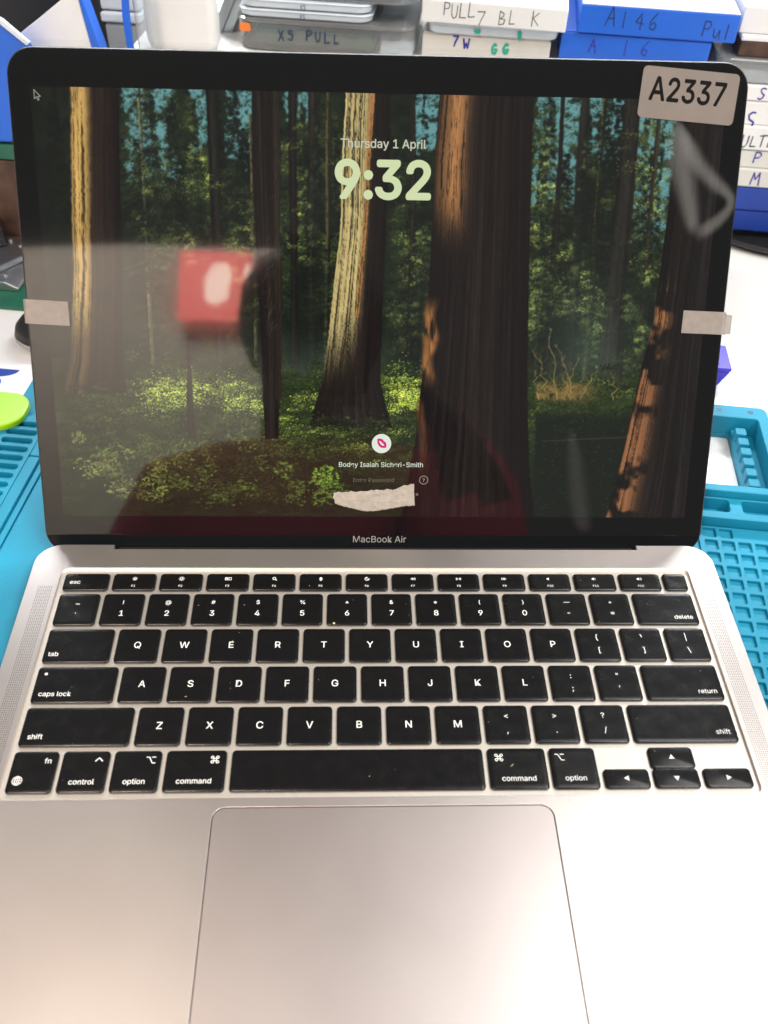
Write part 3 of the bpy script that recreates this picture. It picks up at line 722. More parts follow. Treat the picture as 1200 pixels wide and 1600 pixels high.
# crumbs and lint between the keys
R0 = np.random.RandomState(3)
g = Geo()
def speck(x, y, z, a, b, t):
    ca, sa = math.cos(t), math.sin(t); pts = [(a*math.cos(q), b*math.sin(q)) for q in (0, .9, 2, 3.1, 4.2, 5.3)]
    r = [(x+p*ca-q*sa, y+p*sa+q*ca) for p, q in pts]; g.rings([[(p, q, z) for p, q in r], [(x+(p-x)*.6, y+(q-y)*.6, z+min(a, b)*.8) for p, q in r]])
for x, y, z, a, b, t in ((-19.6, 76.6, .02, .55, .45, 0), (-17.2, 17.9, -1.2, .9, .22, 1.0), (47.5, 9.6, .02, 1.0, .10, .7), (73.2, 36, -1.2, .4, .3, 0), (-128, 18.0, .02, .3, .25, 0), (-77, 40.5, .02, .55, .10, .1),
                         (66.5, -4.6, .02, .35, .25, 0), (71, -4.6, .02, .28, .2, 1), (65.3, -32.5, .02, .5, .25, 1.2), (-5, 17.6, .0, .25, .2, 0), (-88, 118.2, .02, .25, .2, 0), (-139, 116, .02, .22, .2, 0)): speck(x, y, z, a, b, t)
for i in range(50):
    x = -136+272*R0.rand(); y = -1+105*R0.rand(); s = .07+.10*R0.rand()**3; speck(x, y, .01, s*1.4, s, R0.rand()*3)
for i in range(45):
    x = -148+296*R0.rand(); y = (-88+80*R0.rand()) if i > 8 else 109+11*R0.rand(); s_ = .05+.08*R0.rand()**3; speck(x, y, .012, s_*1.6, s_, R0.rand()*3)
cr = part('lint', g, M['crumb']); cr['kind'] = 'stuff'

# ---- lid, bezel, display.  Lid frame: x across, s up the glass, n out of it
LA = rad(29.805); LO = (0, 128.132, -5.958); LROT = (rad(90)-LA, 0, 0)
def lidp(x, s, n=0):
    return (x, LO[1]+s*math.sin(LA)-n*math.cos(LA), LO[2]+s*math.cos(LA)+n*math.sin(LA))
def lidpart(name, geo, m, n=0., parent=None, **k):
    if parent: return obj(name, geo, m, parent, (0, 0, n), **k)
    return obj(name, geo, m, lap, L(lidp(0, 0, n)), rot=LROT, **k)
S0, S1 = -5.0, 208.2; LW, LH, LC = 304.1, S1-S0, (S0+S1)/2
lidpart('lid', slab(LW, LH, 11, -4.6, -.12, .5, 10, 0, LC, under=True), M['alu_dark'])
lidpart('bezel', slab(LW-1.0, LH-1.0, 10.5, -.5, 0, .12, 10, 0, LC), M['glass'])
g = Geo()
g.rings([[(x, 123.4+3.4*math.cos(a), -8.6+3.4*math.sin(a)) for a in [i*math.pi/8 for i in range(16)]] for x in (-118.2, 118.2)])
part('hinge', g, M['hinge'], smooth=False)
# display : a picture on the panel
DX, DS0, DS1 = 143.25, 12.8, 193.4
def display():
    Wn, Hn = 1000, 625
    im = lin(paint_forest(Wn, Hn))
    xs = (np.arange(Wn)+.5)/Wn*2*DX-DX; ss = DS1-(np.arange(Hn)+.5)/Hn*(DS1-DS0)
    gx, gs = np.meshgrid(xs, ss); co = np.zeros((Hn*Wn, 3), np.float32); co[:, 0] = gx.ravel()*MM; co[:, 1] = gs.ravel()*MM
    idx = np.arange(Hn*Wn).reshape(Hn, Wn)
    q = np.stack([idx[1:, :-1], idx[1:, 1:], idx[:-1, 1:], idx[:-1, :-1]], -1).reshape(-1, 4)
    me = bpy.data.meshes.new('display'); me.vertices.add(len(co)); me.vertices.foreach_set('co', co.ravel())
    me.loops.add(q.size); me.loops.foreach_set('vertex_index', q.ravel().astype(np.int32))
    me.polygons.add(len(q)); me.polygons.foreach_set('loop_start', np.arange(0, q.size, 4, dtype=np.int32))
    me.polygons.foreach_set('loop_total', np.full(len(q), 4, np.int32)); me.update(calc_edges=True)
    at = me.color_attributes.new('picture', 'FLOAT_COLOR', 'POINT')
    at.data.foreach_set('color', np.c_[im.reshape(-1, 3), np.ones(Hn*Wn)].astype(np.float32).ravel())
    m = bpy.data.materials.new('lit_display'); m.use_nodes = True; N = m.node_tree.nodes; b = N['Principled BSDF']
    b.inputs['Base Color'].default_value = (.006, .006, .007, 1); b.inputs['Roughness'].default_value = .08; b.inputs['Specular IOR Level'].default_value = .08
    a = N.new('ShaderNodeAttribute'); a.attribute_name = 'picture'; m.node_tree.links.new(a.outputs['Color'], b.inputs['Emission Color']); b.inputs['Emission Strength'].default_value = 1.0
    m.cycles.emission_sampling = 'NONE'; me.materials.append(m)
    return lidpart('display', me, None, .04)
disp = display()
def onscreen(name, geo, m, x, s, n=.05):
    return obj(name, geo, m, disp, (x, s, n))
E_clock = emit_mat('clock_digits', srgb(214, 226, 178), 1.); E_clock2 = emit_mat('clock_digits_green', srgb(176, 214, 158), 1.)
E_text = emit_mat('date_text', srgb(206, 208, 186), 1.); E_white = emit_mat('name_text', srgb(226, 238, 220), 1.)
E_dim = emit_mat('dim_text', srgb(104, 106, 84), 1.); E_mid = emit_mat('help_ring', srgb(150, 146, 130), 1.)
E_pink = emit_mat('pink_lips', srgb(216, 44, 120), 1.); E_disc = emit_mat('avatar_disc', srgb(232, 240, 226), 1.)
E_cur = emit_mat('pointer', srgb(150, 150, 140), 1.); E_black = emit_mat('pointer_black', srgb(16, 18, 16), 1.)
def fit(s, width, bold, **k):
    g = text_geo(s, 1., bold=bold, res=6, **k); xs = [p[0] for p in g.v]; f = width/(max(xs)-min(xs)); mx = (max(xs)+min(xs))/2
    g.v = [((x-mx)*f, y*f, z) for x, y, z in g.v]; return g
onscreen('clock_digits', fit('9:32', 40.6, .024, space=.97), E_clock, .4, 159.8)
onscreen('date_text', fit('Thursday 1 April', 35.6, .010), E_text, .35, 174.0)
onscreen('user_name', fit('Bodey Isaiah Sicheri-Smith', 38.2, .004), E_white, 1.1, 37.5)
onscreen('password_prompt', fit('Enter Password', 18.6, .006), E_dim, -2.2, 30.3)
g = strokes([arc(0, 0, 1.9, 0, 360, 28)], .34); q = text_geo('?', 3.0, bold=.02); g.add([(x, y, .01) for x, y, z in q.v], q.f)
onscreen('help_icon', g, E_mid, 20.7, 30.4)
onscreen('hint_letter', strokes([arc(0, 0, .45, 0, 360, 12)], .25), E_mid, 17.8, 23.6)
onscreen('avatar_disc', Geo().add([(x, y, 0) for x, y in arc(0, 0, 4.4, 0, 352.5, 47)], [tuple(range(48))]), E_disc, 1.2, 47.2)
up_ = [(-2.9, .2), (-2.0, 1.2), (-.8, 1.75), (0, 1.35), (.8, 1.75), (2.0, 1.1), (2.9, -.1)]
lo_ = [(2.9, -.1), (1.7, -1.3), (.3, -1.75), (-1.4, -1.3), (-2.9, .2)]
inn = [(-1.7, .15), (-.6, .45), (.1, .28), (.8, .42), (1.7, 0), (.9, -.5), (0, -.62), (-.9, -.4)]
g = Geo(); out = up_+lo_[1:-1]
def ring_fill(out, inn):
    """strip between two closed outlines"""
    n = 40
    def res(P):
        P = P+[P[0]]; d = [0]
        for a, b in zip(P[:-1], P[1:]): d.append(d[-1]+math.hypot(b[0]-a[0], b[1]-a[1]))
        t = np.linspace(0, d[-1], n+1)[:-1]; return list(zip(np.interp(t, d, [p[0] for p in P]), np.interp(t, d, [p[1] for p in P])))
    A, B = res(out), res(inn); g = Geo()
    g.add([(x, y, 0) for x, y in A]+[(x, y, 0) for x, y in B], [(i, (i+1) % n, n+(i+1) % n, n+i) for i in range(n)]); return g
g = ring_fill(out, inn); ca, sa = math.cos(-.75), math.sin(-.75)
g.v = [(x*ca-y*sa, x*sa+y*ca, z) for x, y, z in g.v]
onscreen('kiss_print', g, E_pink, 1.25, 47.3, .08)
cur = [(.85*a_, .85*b_) for a_, b_ in ((0, 0), (0, -4.1), (.95, -3.2), (1.6, -4.7), (2.2, -4.4), (1.6, -3.0), (2.9, -3.0))]
g = strokes([cur+[cur[0]]], .34); onscreen('pointer', g, E_cur, -141.6, 192.0, .07)
q = fit('MacBook Air', 24.6, .0); obj('bezel_lettering', q, M['bezel_text'], lap, L(lidp(.9, 2.1, .03)), rot=LROT)

# ---- clear film over the lid, creased near its right side
FX, FS0, FS1 = 151.2, 4.0, 210.6
film = bpy.data.objects.new('protective_film', None); film.empty_display_size = .02
link(film, None, lidp(0, 0, .15), LROT)
setp(film, 'clear protective film lying over the laptop screen, creased at its right side', 'plastic film')
rnd = np.random.RandomState(11)
g = Geo(); nx, ns = 90, 64
ph = rnd.rand(6)*6.28
def fz(x, s):
    e = .22+.045*math.sin(x*.031+ph[0])*math.sin(s*.027+ph[1])+.04*math.sin(x*.012+s*.035+ph[2])+.008*math.sin(x*.07-s*.05+ph[3])
    return e
vv = []; ff = []
for j in range(ns+1):
    for i in range(nx+1):
        x = -FX+2*FX*i/nx; s = FS0+(FS1-FS0)*j/ns
        vv.append((x, s, fz(x, s)))
for j in range(ns):
    for i in range(nx): a = j*(nx+1)+i; ff.append((a, a+1, a+nx+2, a+nx+1))
# cut the corners
def inside(q): 
    c = [sum(vv[i][k] for i in q)/4 for k in (0, 1)]; dx = abs(c[0])-(FX-10); dy = c[1]-(FS1-10)
    return not (dx > 0 and dy > 0 and dx*dx+dy*dy > 110)
g.add(vv, [q for q in ff if inside(q)]); obj('sheet', g, M['film'], film, (0, 0, 0), smooth=True)
def crease_glint(name, P, widths, k=1.):
    """a fold standing up from the film, its glint painted as milky white"""
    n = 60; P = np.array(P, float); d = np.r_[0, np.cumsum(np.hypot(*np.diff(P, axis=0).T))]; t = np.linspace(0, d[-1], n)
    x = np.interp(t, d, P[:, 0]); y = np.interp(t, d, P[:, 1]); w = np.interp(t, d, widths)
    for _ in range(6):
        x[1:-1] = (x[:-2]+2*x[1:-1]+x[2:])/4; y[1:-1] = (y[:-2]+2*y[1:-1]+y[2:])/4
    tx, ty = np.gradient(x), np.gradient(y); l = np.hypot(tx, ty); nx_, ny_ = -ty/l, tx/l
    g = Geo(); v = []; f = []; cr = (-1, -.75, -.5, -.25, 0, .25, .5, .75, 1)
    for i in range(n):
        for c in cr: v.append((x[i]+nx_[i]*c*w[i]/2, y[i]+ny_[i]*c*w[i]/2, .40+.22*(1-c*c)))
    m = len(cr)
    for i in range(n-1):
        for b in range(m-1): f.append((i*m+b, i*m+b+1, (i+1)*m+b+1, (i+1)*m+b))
    g.add(v, f); o = obj(name, g, M['crease_glint'], film, (0, 0, 0), smooth=True)
    a = o.data.attributes.new('glint', 'FLOAT', 'POINT'); ev = [min(1, i/6, (n-1-i)/6) for i in range(n)]
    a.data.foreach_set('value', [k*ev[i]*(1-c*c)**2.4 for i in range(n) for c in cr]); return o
crease_glint('crease_glint', [(122.7, 186.3), (125.0, 174.3), (126.8, 167.2), (129.4, 158.0), (132.2, 149.2), (134.9, 139.3)], [3, 17, 17, 13, 11, 8])
crease_glint('crease_glint', [(134.5, 138.2), (139.2, 141.5), (144.4, 145.2), (148.9, 150.0), (149.9, 153.2), (148.2, 156.3), (142.8, 159.8), (135.5, 165.8), (129.2, 173.4), (124.0, 184.3)], [8, 9, 8, 6, 6, 6.6, 9, 10, 11, 3])
crease_glint('crease_glint', [(86.4, 56), (89.8, 39.7), (92.0, 24.7), (94.7, 11.8), (98.7, 5)], [3, 12, 14, 13, 9], .22)
def lidthing(name, label, cat, x, s, n, rz=0., group=None):
    o = bpy.data.objects.new(name, None); o.empty_display_size = .01; COL.objects.link(o)
    o.matrix_world = Matrix.Translation(Vector(lidp(x, s, n))*MM) @ Matrix.Rotation(LROT[0], 4, 'X') @ Matrix.Rotation(rz, 4, 'Z')
    return setp(o, label, cat, group)
# sticker
st = lidthing('adhesive_label', 'beige rounded adhesive label printed A2337 in the top right screen corner', 'label', 126.8, 194.8, .62, rad(-4.0))
obj('label_sheet', slab(40.8, 19.9, 2.0, 0, .14, .04, 6), M['label'], st)
q = text_geo('A2337', 1., bold=.018, res=5, space=1.02); xs = [p[0] for p in q.v]; f = 32.2/(max(xs)-min(xs)); mx = (max(xs)+min(xs))/2
q.v = [((x-mx)*f, y*f*1.22, z) for x, y, z in q.v]; obj('printed_number', q, M['ink'], st, (-.6, 1.6, .17))
# tapes
def tape(name, label, x0, x1, s0, s1, skew, fold, side):
    t = lidthing(name, label, 'tape', (x0+x1)/2, (s0+s1)/2, .62)
    w, h = x1-x0, s1-s0; n = 14; g = Geo(); v = []; f = []
    for i in range(n+1):
        a = i/n; x = -w/2+w*a
        for k, b in enumerate((-1, 1)):
            e = .22*math.sin(i*2.9+k) if i in (0, n) else 0
            v.append((x+e, b*h/2+skew*(a-.5), .05+.05*math.sin(a*9+k)))
    for i in range(n): f.append((2*i, 2*i+2, 2*i+3, 2*i+1))
    g.add(v, f); o = obj('strip', g, M['tape'], t); sm = o.modifiers.new('thick', 'SOLIDIFY'); sm.thickness = .12*MM
    # the end folded round the lid's edge
    g = Geo(); xe = side*w/2; rows = []
    for a, (dx, dz) in enumerate(((0, .05), (.5, -.3), (.7, -2.2), (.6+fold, -5.0), (.3+fold, -5.4))):
        rows.append([(xe+side*dx, -h/2+(skew/2)*side, dz), (xe+side*(dx), h/2+(skew/2)*side-.12*a*fold, dz)])
    v = [p for r in rows for p in r]; g.add(v, [(2*i, 2*i+2, 2*i+3, 2*i+1) for i in range(len(rows)-1)])
    o = obj('folded_end', g, M['tape'], t); sm = o.modifiers.new('thick', 'SOLIDIFY'); sm.thickness = .12*MM
tape('tape_strip', 'translucent tape strip over the left edge of the screen', -152.3, -133.9, 98.4, 108.6, -.9, .3, -1)
tape('tape_strip', 'matt beige tape strip over the right edge of the screen', 133.2, 152.3, 97.6, 107.4, -.6, 4.4, 1)
# torn paper on the glass under the name
pts = []
rr_ = np.random.RandomState(5)
def edge(P, amp, n):
    out = []
    for a, b in zip(P[:-1], P[1:]):
        for i in range(n):
            t = i/n; out.append((a[0]+(b[0]-a[0])*t+amp*rr_.randn()*.5, a[1]+(b[1]-a[1])*t+amp*rr_.randn()))
    return out
topE = [(-18.6, 1.9), (-12, 2.2), (-4, 2.6), (0, 3.0), (6, 3.2), (11, 3.6), (13.5, 5.3), (18.0, 6.2)]
botE = [(18.6, -4.0), (10, -5.0), (1, -6.9), (-5, -6.9), (-11, -5.4), (-15, -4.3), (-18.0, -3.4)]
loop = edge(topE, .28, 7)+edge([(18.0, 6.2), (18.2, 1), (18.6, -4.0)], .10, 3)+edge(botE, .12, 7)+edge([(-18.0, -3.4), (-18.9, 0), (-18.6, 1.9)], .25, 4)
sc = lidthing('torn_paper', 'torn white paper scrap stuck on the screen below the user name', 'paper', -1.7, 22.6, .60)
g = Geo(); n = len(loop); C0 = (0, -.8)
R1 = [[(C0[0]+(x-C0[0])*k, C0[1]+(y-C0[1])*k, z+(.12*rr_.rand() if 0 < k < 1 else 0)) for x, y in loop] for k, z in ((1, 0), (1, .10), (.93, .26), (.82, .24), (.6, .34), (.3, .30))]
g.rings(R1); obj('scrap', g, M['scrap'], sc, smooth=False)
obj('fold_line', strokes([[(x, -1.9+.10*math.sin(x*1.3)) for x in np.linspace(-13, -2, 14)], [(x, -2.6+.12*math.sin(x)) for x in np.linspace(-1, 14, 16)], [(0.2, 2.0), (0.1, -1.2)]], .16), M['cream_line'], sc, (0, 0, .46))
def wavy(y, x0, x1): return [(x, y+.12*math.sin(x*1.7)) for x in np.linspace(x0, x1, 20)]

# ------------------------------------------------------------------ things round the laptop, placed in the bench frame
def bthing(name, u, v, z, label, cat, yaw=0., group=None):
    return empty(name, bench(u, v, z), label, cat, group, rot=(0, 0, rad(BENCH+yaw)))
GL = {  # hand-drawn capital letters and figures, unit height
 'P': [[(.05, 0), (.08, 1), (.45, .98), (.55, .75), (.4, .52), (.08, .48)]], 'U': [[(.05, 1), (.05, .25), (.2, 0), (.42, .05), (.5, .35), (.5, 1)]],
 'L': [[(.08, 1), (.03, .02), (.5, .05)]], '7': [[(.0, .95), (.55, 1), (.25, .4), (.15, 0)]], 'B': [[(.05, 0), (.1, 1), (.45, .9), (.4, .6), (.12, .52), (.5, .42), (.48, .08), (.05, 0)]],
 'K': [[(.08, 1), (.05, 0)], [(.5, .95), (.1, .5), (.52, .02)]], 'A': [[(.0, 0), (.3, 1), (.52, 0)], [(.1, .4), (.48, .42)]], '1': [[(.2, 1), (.18, 0)]],
 '4': [[(.35, 1), (.0, .42), (.55, .45)], [(.4, .75), (.36, 0)]], '6': [[(.45, 1), (.1, .5), (.12, .1), (.4, .0), (.5, .3), (.3, .48), (.1, .3)]],
 'S': [[(.5, .9), (.3, 1), (.1, .85), (.2, .58), (.45, .4), (.42, .1), (.2, 0), (.0, .1)]], 'T': [[(.0, .95), (.6, 1)], [(.3, .98), (.28, 0)]],
 'R': [[(.05, 0), (.08, 1), (.45, .95), (.48, .65), (.1, .5), (.55, 0)]], 'W': [[(.0, 1), (.15, 0), (.3, .6), (.48, 0), (.65, 1)]], 'G': [[(.5, .85), (.25, 1), (.02, .6), (.1, .1), (.4, .02), (.5, .4), (.3, .42)]],
 'M': [[(.0, 0), (.1, 1), (.3, .4), (.5, 1), (.6, 0)]], 'X': [[(.0, 1), (.5, 0)], [(.5, 1), (.0, 0)]], '5': [[(.5, 1), (.1, .98), (.08, .6), (.4, .6), (.5, .3), (.35, .0), (.0, .08)]],
 'u': [[(.0, .6), (.05, .1), (.25, .02), (.4, .55), (.42, .0)]], 'l': [[(.1, 1), (.08, 0)]], '-': [[(.0, .45), (.4, .5)]], ' ': [], '#': [[(.15, 1), (.1, 0)], [(.4, 1), (.35, 0)], [(0, .65), (.55, .7)]]}
def hand(s, h, w, seed=1, gap=.28, slope=0.):
    rs = np.random.RandomState(seed); g = Geo(); x = 0
    for c in s:
        k = h*(.88+.24*rs.rand()); dy = h*.08*rs.randn()+slope*x
        for ln in GL[c]:
            p = [(x+a*k*(.9+.2*rs.rand()), dy+b*k+h*.03*rs.randn()) for a, b in ln]
            for q0, q1 in zip(p[:-1], p[1:]): strokes([[q0, q1]], w*(.85+.3*rs.rand()), g)
        x += (.55+gap)*k
    return g
def face_text(parent, s, h, w, m, u, z, v=-.15, seed=1, gap=.28, slope=0., name='handwriting'):
    """writing on a front face: drawn in x/z, facing the laptop"""
    g = hand(s, h, w, seed, gap, slope); g.v = [(x, -z_*0-.0, y) for x, y, z_ in g.v]
    g.v = [(x, -.001*i/len(g.v), y) for i, (x, _, y) in enumerate(g.v)]
    return obj(name, g, m, parent, (u, v, z))
def carton(name, u0, u1, v0, d, z0, z1, m, label, lidm=None, yaw=0., group='boxes stacked behind the laptop', r=1.2, lid=.0):
    t = bthing(name, (u0+u1)/2, v0, z0, label, 'box', yaw, group); w, h = u1-u0, z1-z0
    if lid:
        obj('body', Geo().box(-w/2+.5, w/2-.5, .5, d-.5, 0, h-lid-.2), m, t, bevel=r*.6)
        obj('lid', Geo().box(-w/2, w/2, 0, d, h-lid, h), lidm or m, t, bevel=r*.6)
    else:
        obj('body', Geo().box(-w/2, w/2, 0, d, 0, h-.6), m, t, bevel=r*.6)
        obj('top_panel', Geo().box(-w/2+.8, w/2-.8, .8, d-.8, h-.9, h), lidm or m, t, bevel=.25)
    return t
# riser shelf behind the laptop
t = bthing('riser_shelf', -62, 425, TZ, 'low white riser shelf behind the laptop lid carrying the boxes', 'shelf')
obj('board', Geo().box(-152, 228, 0, 190, 105, 111), M['white'], t, bevel=1)
obj('gap_shade_panel', Geo().box(-150, 226, 178, 186, 111.2, 150), M['black'], t, bevel=.6)  # added black sheet standing in for the shade in the gaps between boxes
for x in (-150, 220): obj('side_panel', Geo().box(x, x+6, 4, 186, 0, 105), M['white'], t, bevel=.6)
# right stack
SG = 'boxes in the stack at the right'
t = bthing('black_tray', 262, 492, TZ, 'thin black oval tray under the stacked boxes at the right', 'tray')
g = Geo(); g.rings([[(x*k, y*k, z) for x, y in arc(0, 0, 92, 0, 353, 53, 54)] for k, z in ((.86, 0), (.98, 4), (1, 7.6), (.985, 8), (.96, 6), (.90, 2.4))]); obj('dish', g, M['black'], t, smooth=True)
carton('box', 180, 300, 468, 60, -9, 6.6, M['royal'], 'royal blue box at the bottom of the right stack', group=SG)
carton('box', 182, 298, 467, 60, 6.8, 23.6, M['royal'], 'royal blue box second from the bottom of the right stack', group=SG)
t = carton('box', 178, 296, 466.6, 60, 23.8, 36.6, M['cream'], 'cream box marked M in violet ink, right stack', group=SG); face_text(t, '-M', 8, .9, M['pen_blue'], -50, 2.0, seed=4, gap=1.1)
t = carton('box', 176, 297, 467.4, 60, 36.8, 49, M['cream'], 'cream box marked P in violet ink, right stack', group=SG); face_text(t, '-P', 8, .9, M['pen_blue'], -51, 1.6, seed=6, gap=1.0)
t = carton('box', 173, 296, 466.4, 60, 49.2, 65.2, M['white'], 'white box marked ULTR in dark ink, right stack', group=SG); face_text(t, 'ULTR', 7.2, .8, M['pen_dark'], -47, 2.6, seed=8, gap=.22)
t = carton('box', 170, 295, 467.2, 60, 65.4, 80.6, M['white'], 'white box with one large blue S, right stack', group=SG); face_text(t, 'S', 12, 1.1, M['pen_blue'], -46, 1.4, seed=9)
t = carton('box', 166, 293, 466.8, 60, 80.8, 90.6, M['white'], 'thin white box with a small blue S, right stack', group=SG); face_text(t, 'S', 7, .9, M['pen_blue'], -40, 1.0, seed=10)
def tub(name, u0, u1, v0, d, z0, z1, m, label, r=10, group='plastic boxes behind the laptop', lip=2.2, lidm=None):
    t = bthing(name, (u0+u1)/2, v0, z0, label, 'plastic box', 0, group); w = u1-u0; h = z1-z0
    g = Geo(); R = [[(x, y, z) for x, y in rr(w-2*i, d-2*i, r, 6, 0, d/2)] for i, z in ((3, 0), (1.2, 1.2), (.6, h-lip-.2))]; g.rings(R); obj('body', g, m, t, smooth=False)
    g = Geo(); R = [[(x, y, z) for x, y in rr(w-2*i, d-2*i, r+.5, 6, 0, d/2)] for i, z in ((.4, h-lip), (0, h-lip+.4), (0, h-.7), (.9, h))]; g.rings(R); obj('lid', g, lidm or m, t)
    return t
t = tub('plastic_box', 158, 292, 466, 62, 90.8, 105.5, M['clear'], 'clear plastic box on the white boxes of the right stack', group=SG)
carton('box', 170, 288, 470, 50, 105.8, 118, M['brown'], 'dark brown box above the clear one in the right stack', lidm=M['white'], group=SG, lid=3)
carton('box', 168, 300, 474, 70, 118.2, 134, M['white'], 'white box topping the right stack', group=SG)
# blue boxes
t = carton('box', 59, 151, 463, 100, 94.2, 115.6, M['blue'], 'bright blue box with faded violet writing, under the other blue box', yaw=-2, group='blue boxes'); face_text(t, 'A 16', 9, .7, M['pen_blue'], -28, 10.4, seed=12, gap=.7)
t = carton('box', 68, 164, 461, 100, 116.0, 132.6, M['blue'], 'bright blue box with A146 handwritten on its front', lidm=M['white'], yaw=-1, group='blue boxes')
face_text(t, 'A146', 9.6, .7, M['pen_dark'], -32, 4.6, seed=13, gap=.35); face_text(t, 'Pul', 8.5, .65, M['pen_dark'], 27, 2.6, seed=14, gap=.25)
# white boxes
t = carton('box', -28, 53, 462, 80, 94.2, 109.8, M['cream'], 'white box with violet and teal marker strokes behind the lid edge', yaw=-1, group='white boxes'); face_text(t, '7W', 6.5, 1.1, M['pen_blue'], -21, 7.0, seed=16, gap=.55)
face_text(t, 'GG', 6, 1.7, M['pen_teal'], 4, 6.4, seed=17, gap=.7)
t = tub('plastic_box', -25, 57, 459, 80, 110.0, 117.4, M['milk'], 'flat frosted box with teal blots below the box marked PULL', r=4); face_text(t, '1', 4.4, 2.2, M['pen_teal'], 16, 1.0, seed=19, v=-.2); face_text(t, '-', 6, 2.4, M['pen_teal'], -11, .8, seed=20, v=-.2)
t = carton('box', -29, 60, 454.5, 86, 117.8, 131.4, M['white'], 'white box with PULL 7 BLK written in grey pencil', yaw=-2, group='white boxes')
face_text(t, 'PULL', 7.8, .55, M['pen_black'], -31, 4.4, seed=21, gap=.12); face_text(t, '7', 9.5, .55, M['pen_black'], -10, 1.9, seed=22); face_text(t, 'BL K', 7.2, .55, M['pen_black'], 3, 2.4, seed=23, gap=.35)
# plastic boxes, middle left
t = tub('plastic_box', -147, -31, 454, 90, 94.2, 113.4, M['clear'], 'wide clear plastic box with navy writing behind the lid', r=12)
obj('green_sheet', Geo().box(-46, 30, 6, 60, 3, 12), M['green'], t, bevel=.5); face_text(t, 'X5 PULL', 6, .8, M['pen_dark'], -30, 8.0, v=-.1, seed=25, gap=.4)
obj('orange_sticker', slab(7, 5, 1.2, 0, .2, .05), M['orange'], t, (-51, -.2, 14.2), rot=(rad(90), 0, 0))
t = tub('plastic_box', -145, -59, 455, 80, 113.6, 118.8, M['milk'], 'lower of two thin white frosted boxes on the clear box', r=8, lip=1); face_text(t, 'X5', 2.4, .3, M['pen_dark'], -3, 1.2, v=-.2, seed=26)
t = tub('plastic_box', -144, -59, 455, 80, 119.0, 124.6, M['milk'], 'upper of two thin white frosted boxes on the clear box', r=8, lip=1); face_text(t, 'X5', 2.4, .3, M['pen_dark'], -3, 1.4, v=-.2, seed=27)
t = tub('plastic_box', -146, -30, 456, 90, 125.0, 142, M['clear'], 'topmost clear plastic box above the frosted boxes', r=12); obj('white_phone_part', slab(90, 60, 6, 2, 9, 1, 5, 0, 42), M['white'], t)
# upright things on the left
def prism(poly, y0, y1):
    """outline in x/z pulled along y"""
    n = len(poly); g = Geo(); g.rings([[(x, y0, z) for x, z in poly], [(x, y1, z) for x, z in poly]]); return g
t = bthing('white_pouch', -179, 440, 94.2, 'blown-out white padded pouch standing behind the lid', 'pouch')
g = Geo(); R = []
for k, (w, z) in enumerate(((20, 0), (23, 6), (23.4, 20), (22.6, 34), (20, 50), (18, 60))): R.append([(x*w/23, y+9, z) for x, y in rr(46, 18-2*k*.8, 6, 5)])
g.rings(R); obj('pouch_body', g, M['white'], t, smooth=True)
t = bthing('slat_bundle', -146, 482, 94.2, 'bundle of grey slats leaning beside the white pouch', 'bundle')
for k in range(4):
    g = Geo().box(-3.2, 3.2, 0, 40, -4, 58); obj('slat', g, M['steel'] if k % 2 else M['grey_card'], t, (-16+k*6.6-4, k*3, 1), rot=(0, rad(27), 0), bevel=.5)
t = bthing('divider_sheet', -206, 424, TZ, 'thin blue clear plastic divider sheet standing on edge', 'divider')
g = prism([(-2, 0), (0, 0), (1.8, 134), (3.0, 148), (-1.0, 148), (-2.4, 136)], 0, 2); obj('sheet', g, M['blue'], t)
g = Geo().box(3.2, 14, 6, 8, 0, 150); obj('clear_flap', g, M['clear'], t)
t = bthing('grey_bin', -255, 520, TZ, 'grey plastic bin seen through the gap behind the lid', 'bin')
obj('bin_body', Geo().box(-24, 24, 0, 40, 0, 100), M['grey_card'], t, bevel=2); obj('bin_lid', Geo().box(-25, 25, -2, 41, 101, 108), M['milk'], t, bevel=1.5); obj('bin_lid', Geo().box(-25, 25, -1, 41, 109, 122), M['milk'], t, bevel=1.5)
t = bthing('paper_pad', -240, 400, TZ, 'tilted white paper pad with a blue edge at the upper left', 'paper pad')
obj('pad', prism([(-26, 129), (-14, 137), (12, 155), (15.4, 155), (19, 120), (26, 0), (-22, 0), (-20, 118)], 0, 10), M['white'], t)
obj('blue_edge', prism([(15.6, 155), (17.4, 155), (24.2, 124), (28.6, 0), (26.4, 0), (19.4, 120)], -.4, 10.4), M['blue'], t)
t = bthing('blue_bag', -290, 380, TZ, 'blue bag with a pale rim at the upper left', 'bag')
bo = [(-60, 178), (8, 152), (25, 141), (36, 130), (42, 112), (42, 20), (34, 72-0), (-20, 71), (-60, 70)]
bo = [(-60, 186), (6, 151), (25, 142), (38, 131), (45, 112), (46, 74), (10, 72), (-60, 70)]
obj('bag_body', prism(bo, 0, 7), M['blue'], t, bevel=1.5)
obj('pale_rim', prism([(-60, 189), (7, 154), (27, 144.4), (40, 133), (38.4, 131.4), (25, 142.4), (6, 151.4), (-60, 186.4)], -1, 1.6), M['milk'], t)
obj('green_band', prism([(-60, 60), (40, 61), (42, 71), (-60, 69)], .5, 22), M['green'], t, bevel=.5)
obj('brown_foot', prism([(-60, 0), (36, 0), (39, 60), (-60, 59.5)], 1, 24), M['brown'], t, bevel=1)
t = bthing('black_case', -350, 545, TZ, 'black case standing in the dark at the upper left', 'case')
obj('case_body', slab(190, 60, 10, 0, 260, 6), M['black'], t)
obj('handle', strokes([arc(0, 0, 20, 0, 180, 12)], 5), M['black'], t, (0, 0, 262), rot=(rad(90), 0, 0))
t = bthing('wooden_block', -330, 462, TZ, 'dark brown wooden block at the left edge', 'block')
obj('block', Geo().box(-45, 42, -44, 52, 0, 10), M['brown'], t, bevel=1.2)
